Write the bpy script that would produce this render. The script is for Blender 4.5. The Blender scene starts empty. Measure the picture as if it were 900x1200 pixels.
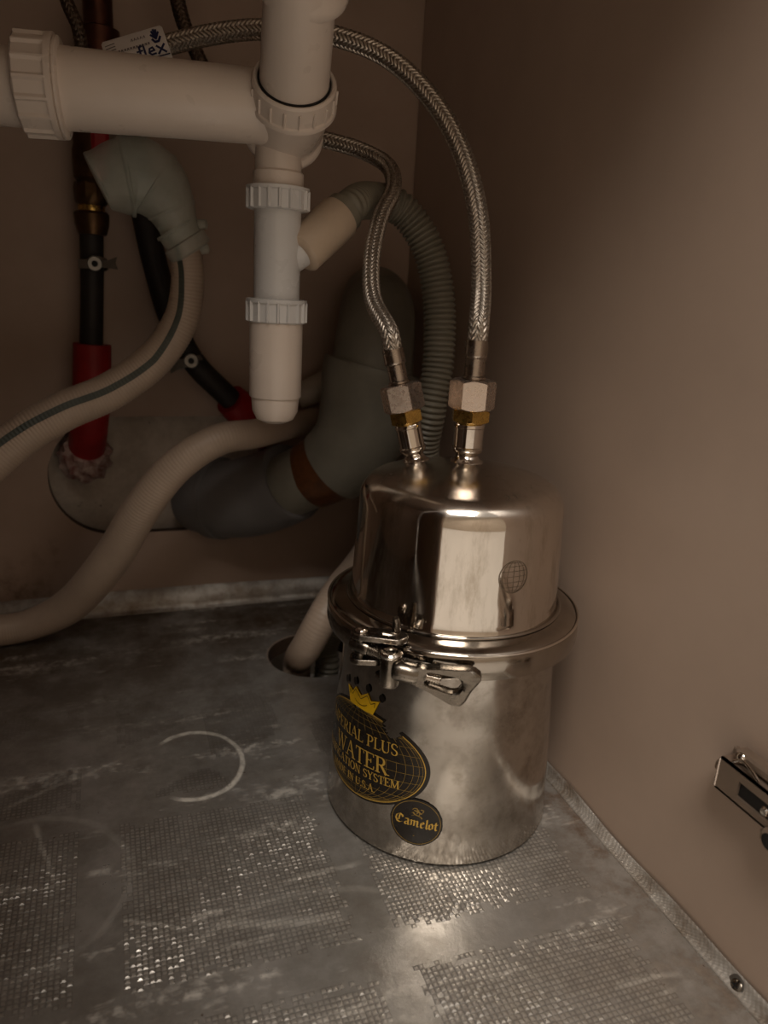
import bpy, math, random
import numpy as np
random.seed(7); rng = np.random.RandomState(7)
S = bpy.context.scene
COL = S.collection
pi = math.pi

# ------------------------------------------------------------------ camera
FPX = 867.0
d_ = np.array([-330, -285, FPX]); d_ /= np.linalg.norm(d_)
v_ = np.array([-170, 2836, FPX]); v_ -= d_ * (v_ @ d_); v_ /= np.linalg.norm(v_)
r_ = np.cross(v_, d_)
H = 0.349
AXR, AXD, AXV = r_.copy(), d_.copy(), v_.copy()
CAMP = np.array([0, 0, H])
def ray(px, py):
    c = np.array([(px - 450) / FPX, (py - 600) / FPX, 1.0])
    return np.array([c @ AXR, c @ AXD, -(c @ AXV)])
def P(px, py, dep): return CAMP + ray(px, py) * dep
def W(px, py, off=0.0):
    w = ray(px, py); return CAMP + w * ((0.768 - off) / w[1])
def F(px, py, z=0.0):
    w = ray(px, py); return CAMP + w * ((z - H) / w[2])
def RX(px, py, x=0.304):
    w = ray(px, py); return CAMP + w * (x / w[0])
def depth(p):
    q = np.array(p) - CAMP
    return float(q[0] * AXR[2] + q[1] * AXD[2] - q[2] * AXV[2])
from mathutils import Matrix, Vector
cam = bpy.data.cameras.new('camera'); cam.sensor_fit = 'VERTICAL'
cam.sensor_height = 36; cam.sensor_width = 27; cam.lens = FPX * 36 / 1200
cam.clip_start = 0.01
co = bpy.data.objects.new('camera', cam); COL.objects.link(co)
rt = np.array([r_[0], d_[0], -v_[0]])           # image right in world axes
dn = np.array([r_[1], d_[1], -v_[1]])           # image down
fw = np.array([r_[2], d_[2], -v_[2]])           # forward
m = Matrix(((rt[0], -dn[0], -fw[0], 0), (rt[1], -dn[1], -fw[1], 0), (rt[2], -dn[2], -fw[2], H), (0, 0, 0, 1)))
co.matrix_world = m
cam.dof.use_dof = True; cam.dof.focus_distance = 0.47; cam.dof.aperture_fstop = 7.0
S.camera = co

# ------------------------------------------------------------------ light
wd = bpy.data.worlds.new('world'); S.world = wd; wd.use_nodes = True
wd.node_tree.nodes['Background'].inputs[0].default_value = (1.0, 0.89, 0.78, 1)
wd.node_tree.nodes['Background'].inputs[1].default_value = 0.46
def area(name, loc, target, size, power, color):
    l = bpy.data.lights.new(name, 'AREA'); l.shape = 'RECTANGLE'; l.size = size[0]; l.size_y = size[1]
    l.energy = power; l.color = color
    o = bpy.data.objects.new(name, l); COL.objects.link(o); o.location = loc
    o.rotation_euler = (Vector(target) - Vector(loc)).to_track_quat('-Z', 'Y').to_euler()
    return o
area('kitchen_lamp', (-0.32, -0.80, 2.1), (0.12, 0.25, 0.0), (0.9, 0.8), 37, (1.0, 0.92, 0.83))
S.view_settings.view_transform = 'Standard'; S.view_settings.look = 'None'
S.view_settings.gamma = 1; S.view_settings.use_curve_mapping = False
S.view_settings.exposure = 0.0
S.cycles.max_bounces = 8; S.cycles.glossy_bounces = 5; S.cycles.caustics_reflective = True
S.cycles.sample_clamp_indirect = 3.0

# ------------------------------------------------------------------ materials
def lin(c): return tuple(((x / 255) / 12.92 if x / 255 <= .04045 else ((x / 255 + .055) / 1.055) ** 2.4) for x in c) + (1,)
class NT:
    def __init__(s, name):
        s.m = bpy.data.materials.new(name); s.m.use_nodes = True
        s.t = s.m.node_tree; s.b = s.t.nodes['Principled BSDF']; s.tc = s.t.nodes.new('ShaderNodeTexCoord')
    def n(s, k, **kw):
        x = s.t.nodes.new(k)
        for a, b in kw.items(): setattr(x, a, b)
        return x
    def l(s, a, b): s.t.links.new(a, b)
    def noise(s, scale, detail=4, rough=.5, stretch=None, coord='Object'):
        x = s.n('ShaderNodeTexNoise'); x.inputs['Scale'].default_value = scale
        x.inputs['Detail'].default_value = detail; x.inputs['Roughness'].default_value = rough
        if stretch:
            mp = s.n('ShaderNodeMapping'); mp.inputs['Scale'].default_value = stretch
            s.l(s.tc.outputs[coord], mp.inputs[0]); s.l(mp.outputs[0], x.inputs['Vector'])
        else: s.l(s.tc.outputs[coord], x.inputs['Vector'])
        return x.outputs['Fac']
    def ramp(s, src, a, b, ca=0.0, cb=1.0):
        x = s.n('ShaderNodeMapRange'); x.clamp = True
        for k, v in (('From Min', a), ('From Max', b), ('To Min', ca), ('To Max', cb)): x.inputs[k].default_value = v
        s.l(src, x.inputs['Value']); return x.outputs['Result']
    def mix(s, fac, a, b):
        x = s.n('ShaderNodeMix', data_type='RGBA')
        if isinstance(fac, (int, float)): x.inputs[0].default_value = fac
        else: s.l(fac, x.inputs[0])
        for i, c in ((6, a), (7, b)):
            if isinstance(c, tuple): x.inputs[i].default_value = c
            else: s.l(c, x.inputs[i])
        return x.outputs[2]
    def math(s, op, a, b=None, c=None):
        x = s.n('ShaderNodeMath', operation=op)
        for i, q in enumerate((a, b, c)):
            if q is None: continue
            if isinstance(q, (int, float)): x.inputs[i].default_value = q
            else: s.l(q, x.inputs[i])
        return x.outputs[0]
    def bump(s, h, strength=.3, dist=.001):
        x = s.n('ShaderNodeBump'); x.inputs['Strength'].default_value = strength; x.inputs['Distance'].default_value = dist
        s.l(h, x.inputs['Height']); s.l(x.outputs[0], s.b.inputs['Normal'])
    def set(s, **kw):
        for k, v in kw.items():
            i = s.b.inputs[k.replace('_', ' ')]
            if isinstance(v, (int, float, tuple)): i.default_value = v
            else: s.l(v, i)
def simple(name, c, rough=.5, metal=0.0, var=.12, vs=60, bump=0.0, bs=400, c2=None, spec=None):
    t = NT(name); base = lin(c)
    dark = lin(c2) if c2 else tuple(x * (1 - var * 2) for x in base[:3]) + (1,)
    f = t.noise(vs, 5, .6)
    t.set(Base_Color=t.mix(t.ramp(f, .35, .7), base, dark), Metallic=float(metal))
    t.set(Roughness=t.ramp(t.noise(vs * 2.3, 3), .3, .7, max(0, rough - .07), rough + .07))
    if spec is not None: t.b.inputs['Specular IOR Level'].default_value = spec
    if bump: t.bump(t.noise(bs, 4), bump, .0006)
    return t.m
M = {}
M['board'] = simple('beige laminate board', (172, 151, 135), .42, var=.05, vs=9, bump=.05, bs=700)
M['back_board'] = None
t = NT('back panel'); f = t.noise(7, 5, .6); g = t.noise(70, 6, .7)
def smudge(p, r):      # a stain with its own place on the panel
    vm = t.n('ShaderNodeVectorMath', operation='DISTANCE'); t.l(t.tc.outputs['Object'], vm.inputs[0]); vm.inputs[1].default_value = tuple(map(float, p))
    return t.math('MULTIPLY', t.ramp(vm.outputs['Value'], r * .3, r, 1, 0), t.ramp(g, .45, .62))
base = t.mix(t.ramp(f, .3, .75), lin((172, 148, 132)), lin((150, 127, 110)))
base = t.mix(t.math('MULTIPLY', t.math('MAXIMUM', smudge(W(58, 650), .020), smudge(W(20, 700), .05)), .55), base, lin((84, 60, 46)))
spots = t.math('MULTIPLY', t.ramp(g, .66, .74), t.ramp(t.noise(6, 2), .55, .65))
t.set(Base_Color=t.mix(spots, base, lin((90, 66, 50))), Roughness=.5)
t.bump(t.noise(300, 4), .05, .0006); M['back_board'] = t.m
M['edge'] = simple('raw board edge', (74, 54, 38), .8, vs=200, var=.2)
t = NT('rough plaster'); f = t.noise(28, 6, .7); sp = t.noise(140, 5, .8)
base = t.mix(t.ramp(f, .35, .7), lin((216, 204, 190)), lin((174, 160, 144)))
t.set(Base_Color=t.mix(t.ramp(sp, .64, .70), base, lin((86, 66, 50))), Roughness=.85)
t.bump(t.noise(90, 8, .7), .6, .002); M['plaster'] = t.m
M['white_pvc'] = simple('white plastic pipe', (214, 200, 188), .33, var=.03, vs=25, bump=.02, bs=300)
M['white_pvc2'] = simple('blue white plastic', (208, 206, 204), .3, var=.03, vs=25)
M['tan_pvc'] = simple('tan plastic', (198, 178, 156), .4, var=.05)
M['grey_pvc'] = simple('grey waste pipe', (132, 128, 116), .5, var=.06, vs=20, c2=(114, 110, 100), spec=.3)
M['grey_pvc2'] = simple('blue grey waste pipe', (118, 115, 114), .5, var=.08, vs=20, spec=.3)
M['brown_rub'] = simple('brown rubber sleeve', (106, 62, 28), .45, var=.25, vs=90, bump=.4, bs=150)
M['rubber'] = simple('black rubber', (14, 12, 11), .6)
M['corr'] = simple('grey corrugated plastic', (122, 116, 102), .45, var=.06)
M['beige_hose'] = simple('beige hose plastic', (184, 164, 146), .45, var=.06, vs=30)
M['pale_hose'] = simple('pale hose plastic', (182, 170, 154), .45, var=.06, vs=30)
M['stripe'] = simple('dark hose stripe', (70, 74, 66), .5)
M['black_pipe'] = simple('black pipe insulation', (34, 26, 22), .62, var=.2, vs=60)
M['red'] = simple('red pipe sleeve', (158, 20, 20), .5, var=.15, vs=60)
M['red2'] = simple('red valve handle', (170, 28, 34), .4)
M['torn'] = simple('torn white lining', (200, 180, 172), .8, c2=(120, 50, 46), vs=120)
M['dark_brass'] = simple('tarnished brass', (92, 66, 40), .42, .8, var=.2, vs=120)
M['copper'] = simple('aged copper', (96, 58, 44), .45, .8, var=.25, vs=60)
M['brass'] = simple('yellow brass', (214, 176, 98), .28, 1, var=.15, vs=150)
M['clampsteel'] = simple('dull zinc clamp', (150, 146, 140), .42, .9, var=.15, vs=90)
M['nut'] = simple('satin nickel nut', (205, 190, 178), .28, .95, var=.02, vs=150, bump=.08, bs=900)
M['chrome'] = simple('polished chrome', (222, 214, 204), .09, 1, var=.03, vs=200)
M['darkchrome'] = simple('cast steel', (132, 124, 114), .24, 1, var=.12, vs=120, bump=.15, bs=500)
M['hinge'] = simple('nickel hinge metal', (150, 132, 116), .42, .7, var=.08, vs=60)
M['black'] = simple('black gap', (16, 13, 11), .7)
M['ferrule'] = simple('steel ferrule', (170, 158, 146), .25, 1, var=.08)
t = NT('braided steel wire'); 
w1 = t.noise(900, 2, .5)
t.set(Base_Color=t.mix(t.ramp(w1, .3, .7), lin((206, 196, 184)), lin((130, 118, 104))), Metallic=.9, Roughness=.42)
M['braid'] = t.m
t = NT('old braided wire'); w1 = t.noise(900, 2, .5)
t.set(Base_Color=t.mix(t.ramp(w1, .3, .7), lin((110, 92, 78)), lin((50, 40, 34))), Metallic=.8, Roughness=.4)
M['oldbraid'] = t.m
t = NT('translucent milky plastic')
t.set(Base_Color=t.mix(t.ramp(t.noise(40, 4), .3, .7), lin((214, 216, 204)), lin((184, 188, 176))), Roughness=.35)
t.b.inputs['Alpha'].default_value = .46; t.b.inputs['Subsurface Weight'].default_value = .0
M['milky'] = t.m
def NZ(t):      # dust film lies on surfaces that face up
    g = t.n('ShaderNodeNewGeometry'); sp_ = t.n('ShaderNodeSeparateXYZ'); t.l(g.outputs['True Normal'], sp_.inputs[0]); return sp_.outputs[2]
# steel: polished upper, brushed lower, both scratched
t = NT('polished steel with scratches')
sc = t.noise(60, 6, .75, stretch=(1, 1, .25)); fine = t.noise(500, 3, .6, stretch=(1, 1, .08)); bl = t.noise(14, 4, .6)
t.set(Base_Color=t.mix(t.ramp(sc, .5, .72), lin((214, 206, 196)), lin((172, 162, 148))), Metallic=1.0,
      Roughness=t.math('ADD', t.math('ADD', t.ramp(sc, .45, .75, .05, .17), t.ramp(bl, .4, .7, 0.0, .04)), t.ramp(NZ(t), .3, .9, 0.0, .13)))
wv = t.math('ADD', t.math('MULTIPLY', t.noise(9, 2, .4), 1.0), t.math('MULTIPLY', fine, .012))
t.bump(wv, .22, .004); M['steel_up'] = t.m
t = NT('brushed steel with water marks')
sc = t.noise(45, 7, .75); fine = t.noise(700, 3, .6, stretch=(1, 1, .05)); bl = t.noise(18, 5, .65)
t.set(Base_Color=t.mix(t.ramp(sc, .45, .7), lin((188, 182, 174)), lin((146, 138, 128))), Metallic=1.0,
      Roughness=t.math('ADD', t.ramp(bl, .35, .68, .10, .24), t.ramp(sc, .5, .7, 0.0, .08)))
t.bump(t.math('ADD', t.math('MULTIPLY', t.noise(12, 2, .4), 1.0), t.math('MULTIPLY', fine, .02)), .2, .003); M['steel_lo'] = t.m
M['steel_ring'] = simple('polished clamp band', (170, 162, 152), .13, 1, var=.08, vs=60)
# stickers
M['decal'] = simple('black gloss badge', (26, 20, 15), .3, var=.05)
M['gold'] = simple('gold print', (206, 166, 76), .4, .35, var=.12, vs=300)
M['golddim'] = simple('thin gold print', (150, 122, 62), .45, .3, var=.2, vs=300)
M['yellow'] = simple('yellow crown print', (226, 180, 20), .42, var=.08, vs=200)
M['etch'] = simple('etched line', (128, 114, 98), .4, .8)
M['paper'] = simple('white paper tag', (238, 232, 228), .55, var=.03)
M['ink'] = simple('blue ink', (32, 38, 84), .6)
M['greyink'] = simple('faded grey ink', (110, 100, 100), .6)
# cabinet floor liner: embossed aluminium under dirt
def liner_mat(name, crest):
    t = NT(name)
    geo = t.n('ShaderNodeSeparateXYZ'); t.l(t.tc.outputs['Object'], geo.inputs[0]); X_, Y_ = geo.outputs[0], geo.outputs[1]
    big = t.noise(6, 6, .65); mid = t.noise(22, 6, .7); fin = t.noise(120, 5, .7); streak = t.noise(9, 5, .7, stretch=(.5, 3.5, 1))
    col = t.mix(t.ramp(mid, .35, .7), lin((196, 193, 188)), lin((158, 153, 146)))
    film = t.ramp(t.math('ADD', t.math('MULTIPLY', big, .6), t.math('MULTIPLY', mid, .4)), .44, .6)
    col = t.mix(t.math('MULTIPLY', film, .5), col, lin((142, 134, 124)))
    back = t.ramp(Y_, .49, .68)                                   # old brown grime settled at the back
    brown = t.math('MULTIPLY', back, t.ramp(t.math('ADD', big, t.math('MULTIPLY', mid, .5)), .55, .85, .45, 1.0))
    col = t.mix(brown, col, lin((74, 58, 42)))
    white = t.ramp(t.math('MULTIPLY', t.ramp(streak, .52, .63), t.ramp(fin, .4, .6)), .15, 1.0, 0, .7)
    col = t.mix(white, col, lin((202, 196, 186)))
    def ring(cx, cy, rx, ry, w, a0=None, a1=None):
        dx = t.math('DIVIDE', t.math('SUBTRACT', X_, cx), rx); dy = t.math('DIVIDE', t.math('SUBTRACT', Y_, cy), ry)
        q = t.math('SQRT', t.math('ADD', t.math('MULTIPLY', dx, dx), t.math('MULTIPLY', dy, dy)))
        q = t.math('ADD', q, t.math('MULTIPLY', t.math('SUBTRACT', mid, .5), .12))
        e = t.math('ABSOLUTE', t.math('SUBTRACT', q, 1.0))
        o = t.ramp(e, w, w * 2.6, 1, 0)
        if a0 is not None:
            an = t.math('ARCTAN2', dy, dx); o = t.math('MULTIPLY', o, t.math('MULTIPLY', t.ramp(an, a0, a0 + .3), t.ramp(an, a1 - .3, a1, 1, 0)))
        return o
    c0 = F(228, 895); c1 = F(285, 893); c2 = F(228, 858)
    rr0 = ring(float(c0[0]), float(c0[1]), abs(c1[0] - c0[0]) * 1.0, abs(c2[1] - c0[1]) * 1.0, .028, -2.2, 2.4)
    c3 = F(20, 1045); rr1 = ring(float(c3[0]), float(c3[1]), .062, .062, .02, -3.0, 2.6)
    c4 = F(380, 1150); rr2 = ring(float(c4[0]), float(c4[1]), .085, .06, .02, .4, 2.6)
    def scratch(a, b, w):
        a, b = F(*a), F(*b); L2 = float((b[0] - a[0]) ** 2 + (b[1] - a[1]) ** 2)
        px_, py_ = t.math('SUBTRACT', X_, float(a[0])), t.math('SUBTRACT', Y_, float(a[1])); dx, dy = float(b[0] - a[0]), float(b[1] - a[1])
        u = t.math('DIVIDE', t.math('ADD', t.math('MULTIPLY', px_, dx), t.math('MULTIPLY', py_, dy)), L2)
        q = t.math('ABSOLUTE', t.math('ADD', t.math('DIVIDE', t.math('SUBTRACT', t.math('MULTIPLY', px_, dy), t.math('MULTIPLY', py_, dx)), L2 ** .5), t.math('MULTIPLY', t.math('SUBTRACT', mid, .5), .012)))
        return t.math('MULTIPLY', t.ramp(q, w * .4, w * 1.6, 1, 0), t.math('MULTIPLY', t.ramp(u, 0, .1), t.ramp(u, .85, 1, 1, 0)))
    sc_ = None
    for a_, b_, w_ in (((0, 950), (150, 886), .0016), ((38, 962), (70, 1050), .0014), ((215, 862), (352, 822), .007), ((300, 912), (365, 905), .005), ((330, 1035), (425, 1010), .0016), ((240, 1085), (410, 1075), .003), ((140, 1080), (220, 1090), .0012), ((720, 1160), (800, 1140), .0016), ((480, 1050), (640, 1010), .006)):
        q_ = scratch(a_, b_, w_); q_ = q_ if w_ < .004 else t.math('MULTIPLY', q_, t.ramp(mid, .45, .62, 0, .55)); sc_ = q_ if sc_ is None else t.math('MAXIMUM', sc_, q_)
    rr0 = t.math('MAXIMUM', rr0, t.math('MULTIPLY', sc_, .38))
    rg = t.math('MULTIPLY', t.math('MAXIMUM', rr0, t.math('MULTIPLY', t.math('MAXIMUM', rr1, rr2), .16)), t.ramp(fin, .3, .55, .35, 1.0))
    col = t.mix(t.math('MULTIPLY', rg, .75), col, lin((222, 216, 204)))
    nearwall = t.ramp(X_, .262, .292); rust = t.math('MULTIPLY', nearwall, t.ramp(t.math('ADD', t.math('MULTIPLY', mid, .7), t.math('MULTIPLY', fin, .3)), .46, .6))
    col = t.mix(t.math('MULTIPLY', rust, .75), col, lin((124, 90, 60)))
    front = t.math('MULTIPLY', t.ramp(Y_, .34, .22), t.ramp(X_, .10, .24))      # mottled white, stronger towards the front right edge
    col = t.mix(t.math('MULTIPLY', t.math('MULTIPLY', front, t.ramp(t.math('ADD', t.math('MULTIPLY', mid, .5), t.math('MULTIPLY', fin, .5)), .48, .6)), .55), col, lin((206, 198, 186)))
    spk = t.ramp(t.noise(230, 3, .5), .72, .76)
    col = t.mix(t.math('MULTIPLY', spk, .7), col, lin((94, 60, 36)))
    if crest:      # grime sits in the valleys, the crests are rubbed bright
        zz = t.ramp(geo.outputs[2], .00004, .00026)
        col = t.mix(t.math('MULTIPLY', t.math('MULTIPLY', t.math('SUBTRACT', 1.0, zz), t.math('SUBTRACT', 1.0, brown)), .28), col, lin((70, 60, 50)))
        col = t.mix(t.math('MULTIPLY', t.math('MULTIPLY', zz, t.math('SUBTRACT', 1.0, brown)), .4), col, lin((214, 208, 198)))
    t.set(Base_Color=col, Metallic=t.math('SUBTRACT', .72, t.math('MULTIPLY', t.math('MAXIMUM', t.math('MAXIMUM', brown, white), rg), .6)),
          Roughness=t.math('ADD', t.ramp(mid, .3, .7, .27, .42), t.math('MULTIPLY', brown, .2)))
    t.bump(t.math('ADD', t.math('MULTIPLY', mid, 1.0), t.math('MULTIPLY', fin, .35)), .35, .0016)
    return t.m
M['liner'] = liner_mat('aluminium sheet with grime', False); M['waffle'] = liner_mat('embossed aluminium crests', True)
t = NT('embossed aluminium lip')
sx_ = t.n('ShaderNodeSeparateXYZ'); t.l(t.tc.outputs['Object'], sx_.inputs[0])
lat_ = t.math('MULTIPLY', t.math('SINE', t.math('MULTIPLY', t.math('ADD', sx_.outputs[0], sx_.outputs[1]), 2100)), t.math('SINE', t.math('MULTIPLY', t.math('ADD', sx_.outputs[2], t.math('MULTIPLY', sx_.outputs[0], .5)), 2100)))
g = t.noise(30, 5, .7)
t.set(Base_Color=t.mix(t.ramp(g, .4, .66), lin((186, 180, 172)), lin((128, 112, 96))), Metallic=.55, Roughness=.45)
t.bump(t.math('ADD', t.math('MULTIPLY', lat_, .3), t.math('MULTIPLY', g, 1.5)), .4, .0009); M['lip'] = t.m
M['kitchen_wall'] = simple('kitchen wall paint', (205, 190, 172), .7, var=.04, vs=3)
M['kitchen_floor'] = simple('kitchen floor', (232, 228, 222), .4, var=.05, vs=5)

# ------------------------------------------------------------------ mesh helpers
class MB:
    def __init__(s): s.v = []; s.f = []; s.mi = []; s.cur = 0
    def add(s, vs, fs):
        o = len(s.v); s.v.extend([tuple(map(float, p)) for p in vs]); s.f.extend([tuple(i + o for i in f) for f in fs]); s.mi.extend([s.cur] * len(fs)); return s
    def box(s, c, sz, R=None, bev=0.0):
        """box with chamfered edges; c centre, sz full sizes, R 3x3 columns = axes"""
        h = np.array(sz) / 2; R = np.eye(3) if R is None else np.array(R); c = np.array(c)
        b = min(bev, h.min() * .9)
        if b <= 0:
            vs = [c + R @ (h * np.array([i, j, k])) for i in (-1, 1) for j in (-1, 1) for k in (-1, 1)]
            return s.add(vs, [(0, 1, 3, 2), (4, 6, 7, 5), (0, 4, 5, 1), (2, 3, 7, 6), (0, 2, 6, 4), (1, 5, 7, 3)])
        vs = []; idx = {}
        for i in (-1, 1):
            for j in (-1, 1):
                for k in (-1, 1):
                    g = np.array([i, j, k])
                    for ax in range(3):
                        q = h - b; q[ax] = h[ax]
                        idx[(i, j, k, ax)] = len(vs); vs.append(c + R @ (q * g))
        fs = []
        for ax in range(3):
            o1, o2 = [a for a in range(3) if a != ax]
            for sg in (-1, 1):
                qs = []
                for a, bb in ((-1, -1), (1, -1), (1, 1), (-1, 1)):
                    g = [0, 0, 0]; g[ax] = sg; g[o1] = a; g[o2] = bb; qs.append(idx[(*g, ax)])
                fs.append(tuple(qs))
        for ax in range(3):      # edges along ax
            o1, o2 = [a for a in range(3) if a != ax]
            for a in (-1, 1):
                for bb in (-1, 1):
                    g0 = [0, 0, 0]; g0[ax] = -1; g0[o1] = a; g0[o2] = bb; g1 = list(g0); g1[ax] = 1
                    fs.append((idx[(*g0, o1)], idx[(*g1, o1)], idx[(*g1, o2)], idx[(*g0, o2)]))
        for i in (-1, 1):
            for j in (-1, 1):
                for k in (-1, 1): fs.append((idx[(i, j, k, 0)], idx[(i, j, k, 1)], idx[(i, j, k, 2)]))
        return s.add(vs, fs)
    def lathe(s, prof, o, ax, seg=48, ref=None, cap=True, rfun=None):
        """prof list of (r, h) along ax from o"""
        o = np.array(o, float); ax = np.array(ax, float); ax /= np.linalg.norm(ax)
        if ref is None: ref = np.array([1, 0, 0]) if abs(ax[0]) < .8 else np.array([0, 1, 0])
        u = ref - ax * (ref @ ax); u /= np.linalg.norm(u); w = np.cross(ax, u)
        vs = []
        for r, h in prof:
            for k in range(seg):
                a = 2 * pi * k / seg; rr = r if rfun is None else rfun(r, h, a)
                vs.append(o + ax * h + (u * math.cos(a) + w * math.sin(a)) * rr)
        fs = [(i * seg + k, i * seg + (k + 1) % seg, (i + 1) * seg + (k + 1) % seg, (i + 1) * seg + k) for i in range(len(prof) - 1) for k in range(seg)]
        if cap:
            fs.append(tuple(range(seg))[::-1]); fs.append(tuple((len(prof) - 1) * seg + k for k in range(seg)))
        return s.add(vs, fs)
    def tube(s, pts, rad, seg=32, cap=True, rfun=None):
        pts = np.array(pts); n = len(pts); rad = np.full(n, rad) if np.isscalar(rad) else np.array(rad)
        T = np.gradient(pts, axis=0); T /= np.linalg.norm(T, axis=1)[:, None]
        u = np.array([0, 0, 1.]) if abs(T[0][2]) < .8 else np.array([0, 1., 0])
        vs = []; ln = np.concatenate([[0], np.cumsum(np.linalg.norm(np.diff(pts, axis=0), axis=1))])
        ang = np.arange(seg) * 2 * pi / seg
        for i in range(n):
            u = u - T[i] * (u @ T[i]); u /= np.linalg.norm(u); w = np.cross(T[i], u)
            rr = np.full(seg, rad[i]) if rfun is None else rfun(rad[i], ln[i], ang)
            ring_ = pts[i] + np.cos(ang)[:, None] * u * rr[:, None] + np.sin(ang)[:, None] * w * rr[:, None]
            vs.extend(ring_.tolist())
        fs = [(i * seg + k, i * seg + (k + 1) % seg, (i + 1) * seg + (k + 1) % seg, (i + 1) * seg + k) for i in range(n - 1) for k in range(seg)]
        if cap: fs.append(tuple(range(seg))[::-1]); fs.append(tuple((n - 1) * seg + k for k in range(seg)))
        return s.add(vs, fs)
    def build(s, name, mat, parent=None, smooth=35, origin=None, kind=None):
        me = bpy.data.meshes.new(name)
        V = np.array(s.v); o0 = np.array(origin) if origin is not None else (np.zeros(3))
        me.from_pydata([tuple(x) for x in (V - o0)], [], s.f); me.validate()
        mats = mat if isinstance(mat, (list, tuple)) else [mat]
        for m_ in mats: me.materials.append(m_)
        if len(mats) > 1 and len(me.polygons) == len(s.mi): me.polygons.foreach_set('material_index', s.mi)
        import bmesh
        bm = bmesh.new(); bm.from_mesh(me); bmesh.ops.recalc_face_normals(bm, faces=bm.faces); bm.to_mesh(me); bm.free()
        if smooth is not None:
            me.polygons.foreach_set('use_smooth', [True] * len(me.polygons)); me.set_sharp_from_angle(angle=math.radians(smooth))
        me.update()
        o = bpy.data.objects.new(name, me); COL.objects.link(o)
        if parent is not None:
            o.parent = parent; o.location = tuple(o0 - worldloc(parent))
        else: o.location = tuple(o0)
        if kind: o['kind'] = kind
        return o
def worldloc(o):
    p = np.zeros(3)
    while o is not None: p = p + np.array(o.location); o = o.parent
    return p
def thing(name, label, cat, loc, group=None):
    o = bpy.data.objects.new(name, None); o.empty_display_size = .02; COL.objects.link(o)
    o.location = tuple(map(float, loc)); o['label'] = label; o['category'] = cat
    if group: o['group'] = group
    return o
def tag(o, label, cat, group=None):
    o['label'] = label; o['category'] = cat
    if group: o['group'] = group
    return o
def spline(pts, n=20):
    """Catmull-Rom through pts (any dimension), n samples per span"""
    p = np.array(pts, float); p = np.vstack([2 * p[0] - p[1], p, 2 * p[-1] - p[-2]]); out = []
    for i in range(1, len(p) - 2):
        for k in range(n):
            t_ = k / n; a, b, c, d = p[i - 1], p[i], p[i + 1], p[i + 2]
            out.append(.5 * ((2 * b) + (c - a) * t_ + (2 * a - 5 * b + 4 * c - d) * t_ ** 2 + (3 * b - a - 3 * c + d) * t_ ** 3))
    out.append(p[-2]); return np.array(out)
def resample(pts, step):
    ln = np.concatenate([[0], np.cumsum(np.linalg.norm(np.diff(pts[:, :3], axis=0), axis=1))])
    n = max(2, int(ln[-1] / step)); q = np.linspace(0, ln[-1], n)
    return np.stack([np.interp(q, ln, pts[:, k]) for k in range(pts.shape[1])], 1)
def wpath(rows):
    """rows (px, py, offset from back wall, px width) -> rows (x, y, z, r)"""
    out = []
    for a, b, o, w in rows:
        p = W(a, b, o); out.append([*p, w / 2 * depth(p) / FPX])
    return np.array(out)
def ppath(rows):
    return np.array([[*P(a, b, dp), w / 2 * dp / FPX] for a, b, dp, w in rows])
def unit(v): v = np.array(v, float); return v / np.linalg.norm(v)
def plate_hole(rect, hole, to3, thick3, mats, name, n=None):
    """rect (x0,y0,x1,y1) plate with star-shaped hole (list of 2d points, ccw); to3(x,y)->3d front, thick3 vector"""
    x0, y0, x1, y1 = rect; c = np.mean(hole, axis=0)
    angs = sorted([math.atan2(p[1] - c[1], p[0] - c[0]) for p in hole])
    hp = {math.atan2(p[1] - c[1], p[0] - c[0]): p for p in hole}
    inner = [hp[a] for a in angs]; outer = []
    corners = [(x0, y0), (x1, y0), (x1, y1), (x0, y1)]
    ca = [math.atan2(q[1] - c[1], q[0] - c[0]) for q in corners]
    near = {min(range(len(angs)), key=lambda i: abs(angs[i] - a)): q for a, q in zip(ca, corners)}
    for i, a in enumerate(angs):
        if i in near: outer.append(near[i]); continue
        dx, dy = math.cos(a), math.sin(a); ts = []
        if dx > 1e-9: ts.append((x1 - c[0]) / dx)
        if dx < -1e-9: ts.append((x0 - c[0]) / dx)
        if dy > 1e-9: ts.append((y1 - c[1]) / dy)
        if dy < -1e-9: ts.append((y0 - c[1]) / dy)
        tt = min(ts); outer.append((c[0] + dx * tt, c[1] + dy * tt))
    n = len(angs); mb = MB(); T3 = np.array(thick3)
    vs = [to3(*p) for p in inner] + [to3(*p) for p in outer] + [to3(*p) + T3 for p in inner] + [to3(*p) + T3 for p in outer]
    fs = []; mi = []
    for i in range(n):
        j = (i + 1) % n
        fs += [(i, j, n + j, n + i), (2 * n + i, 3 * n + i, 3 * n + j, 2 * n + j), (i, 2 * n + i, 2 * n + j, j), (n + i, n + j, 3 * n + j, 3 * n + i)]
        mi += [0, 0, 1, 0]
    mb.add(vs, fs); mb.mi = mi
    return mb

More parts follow.
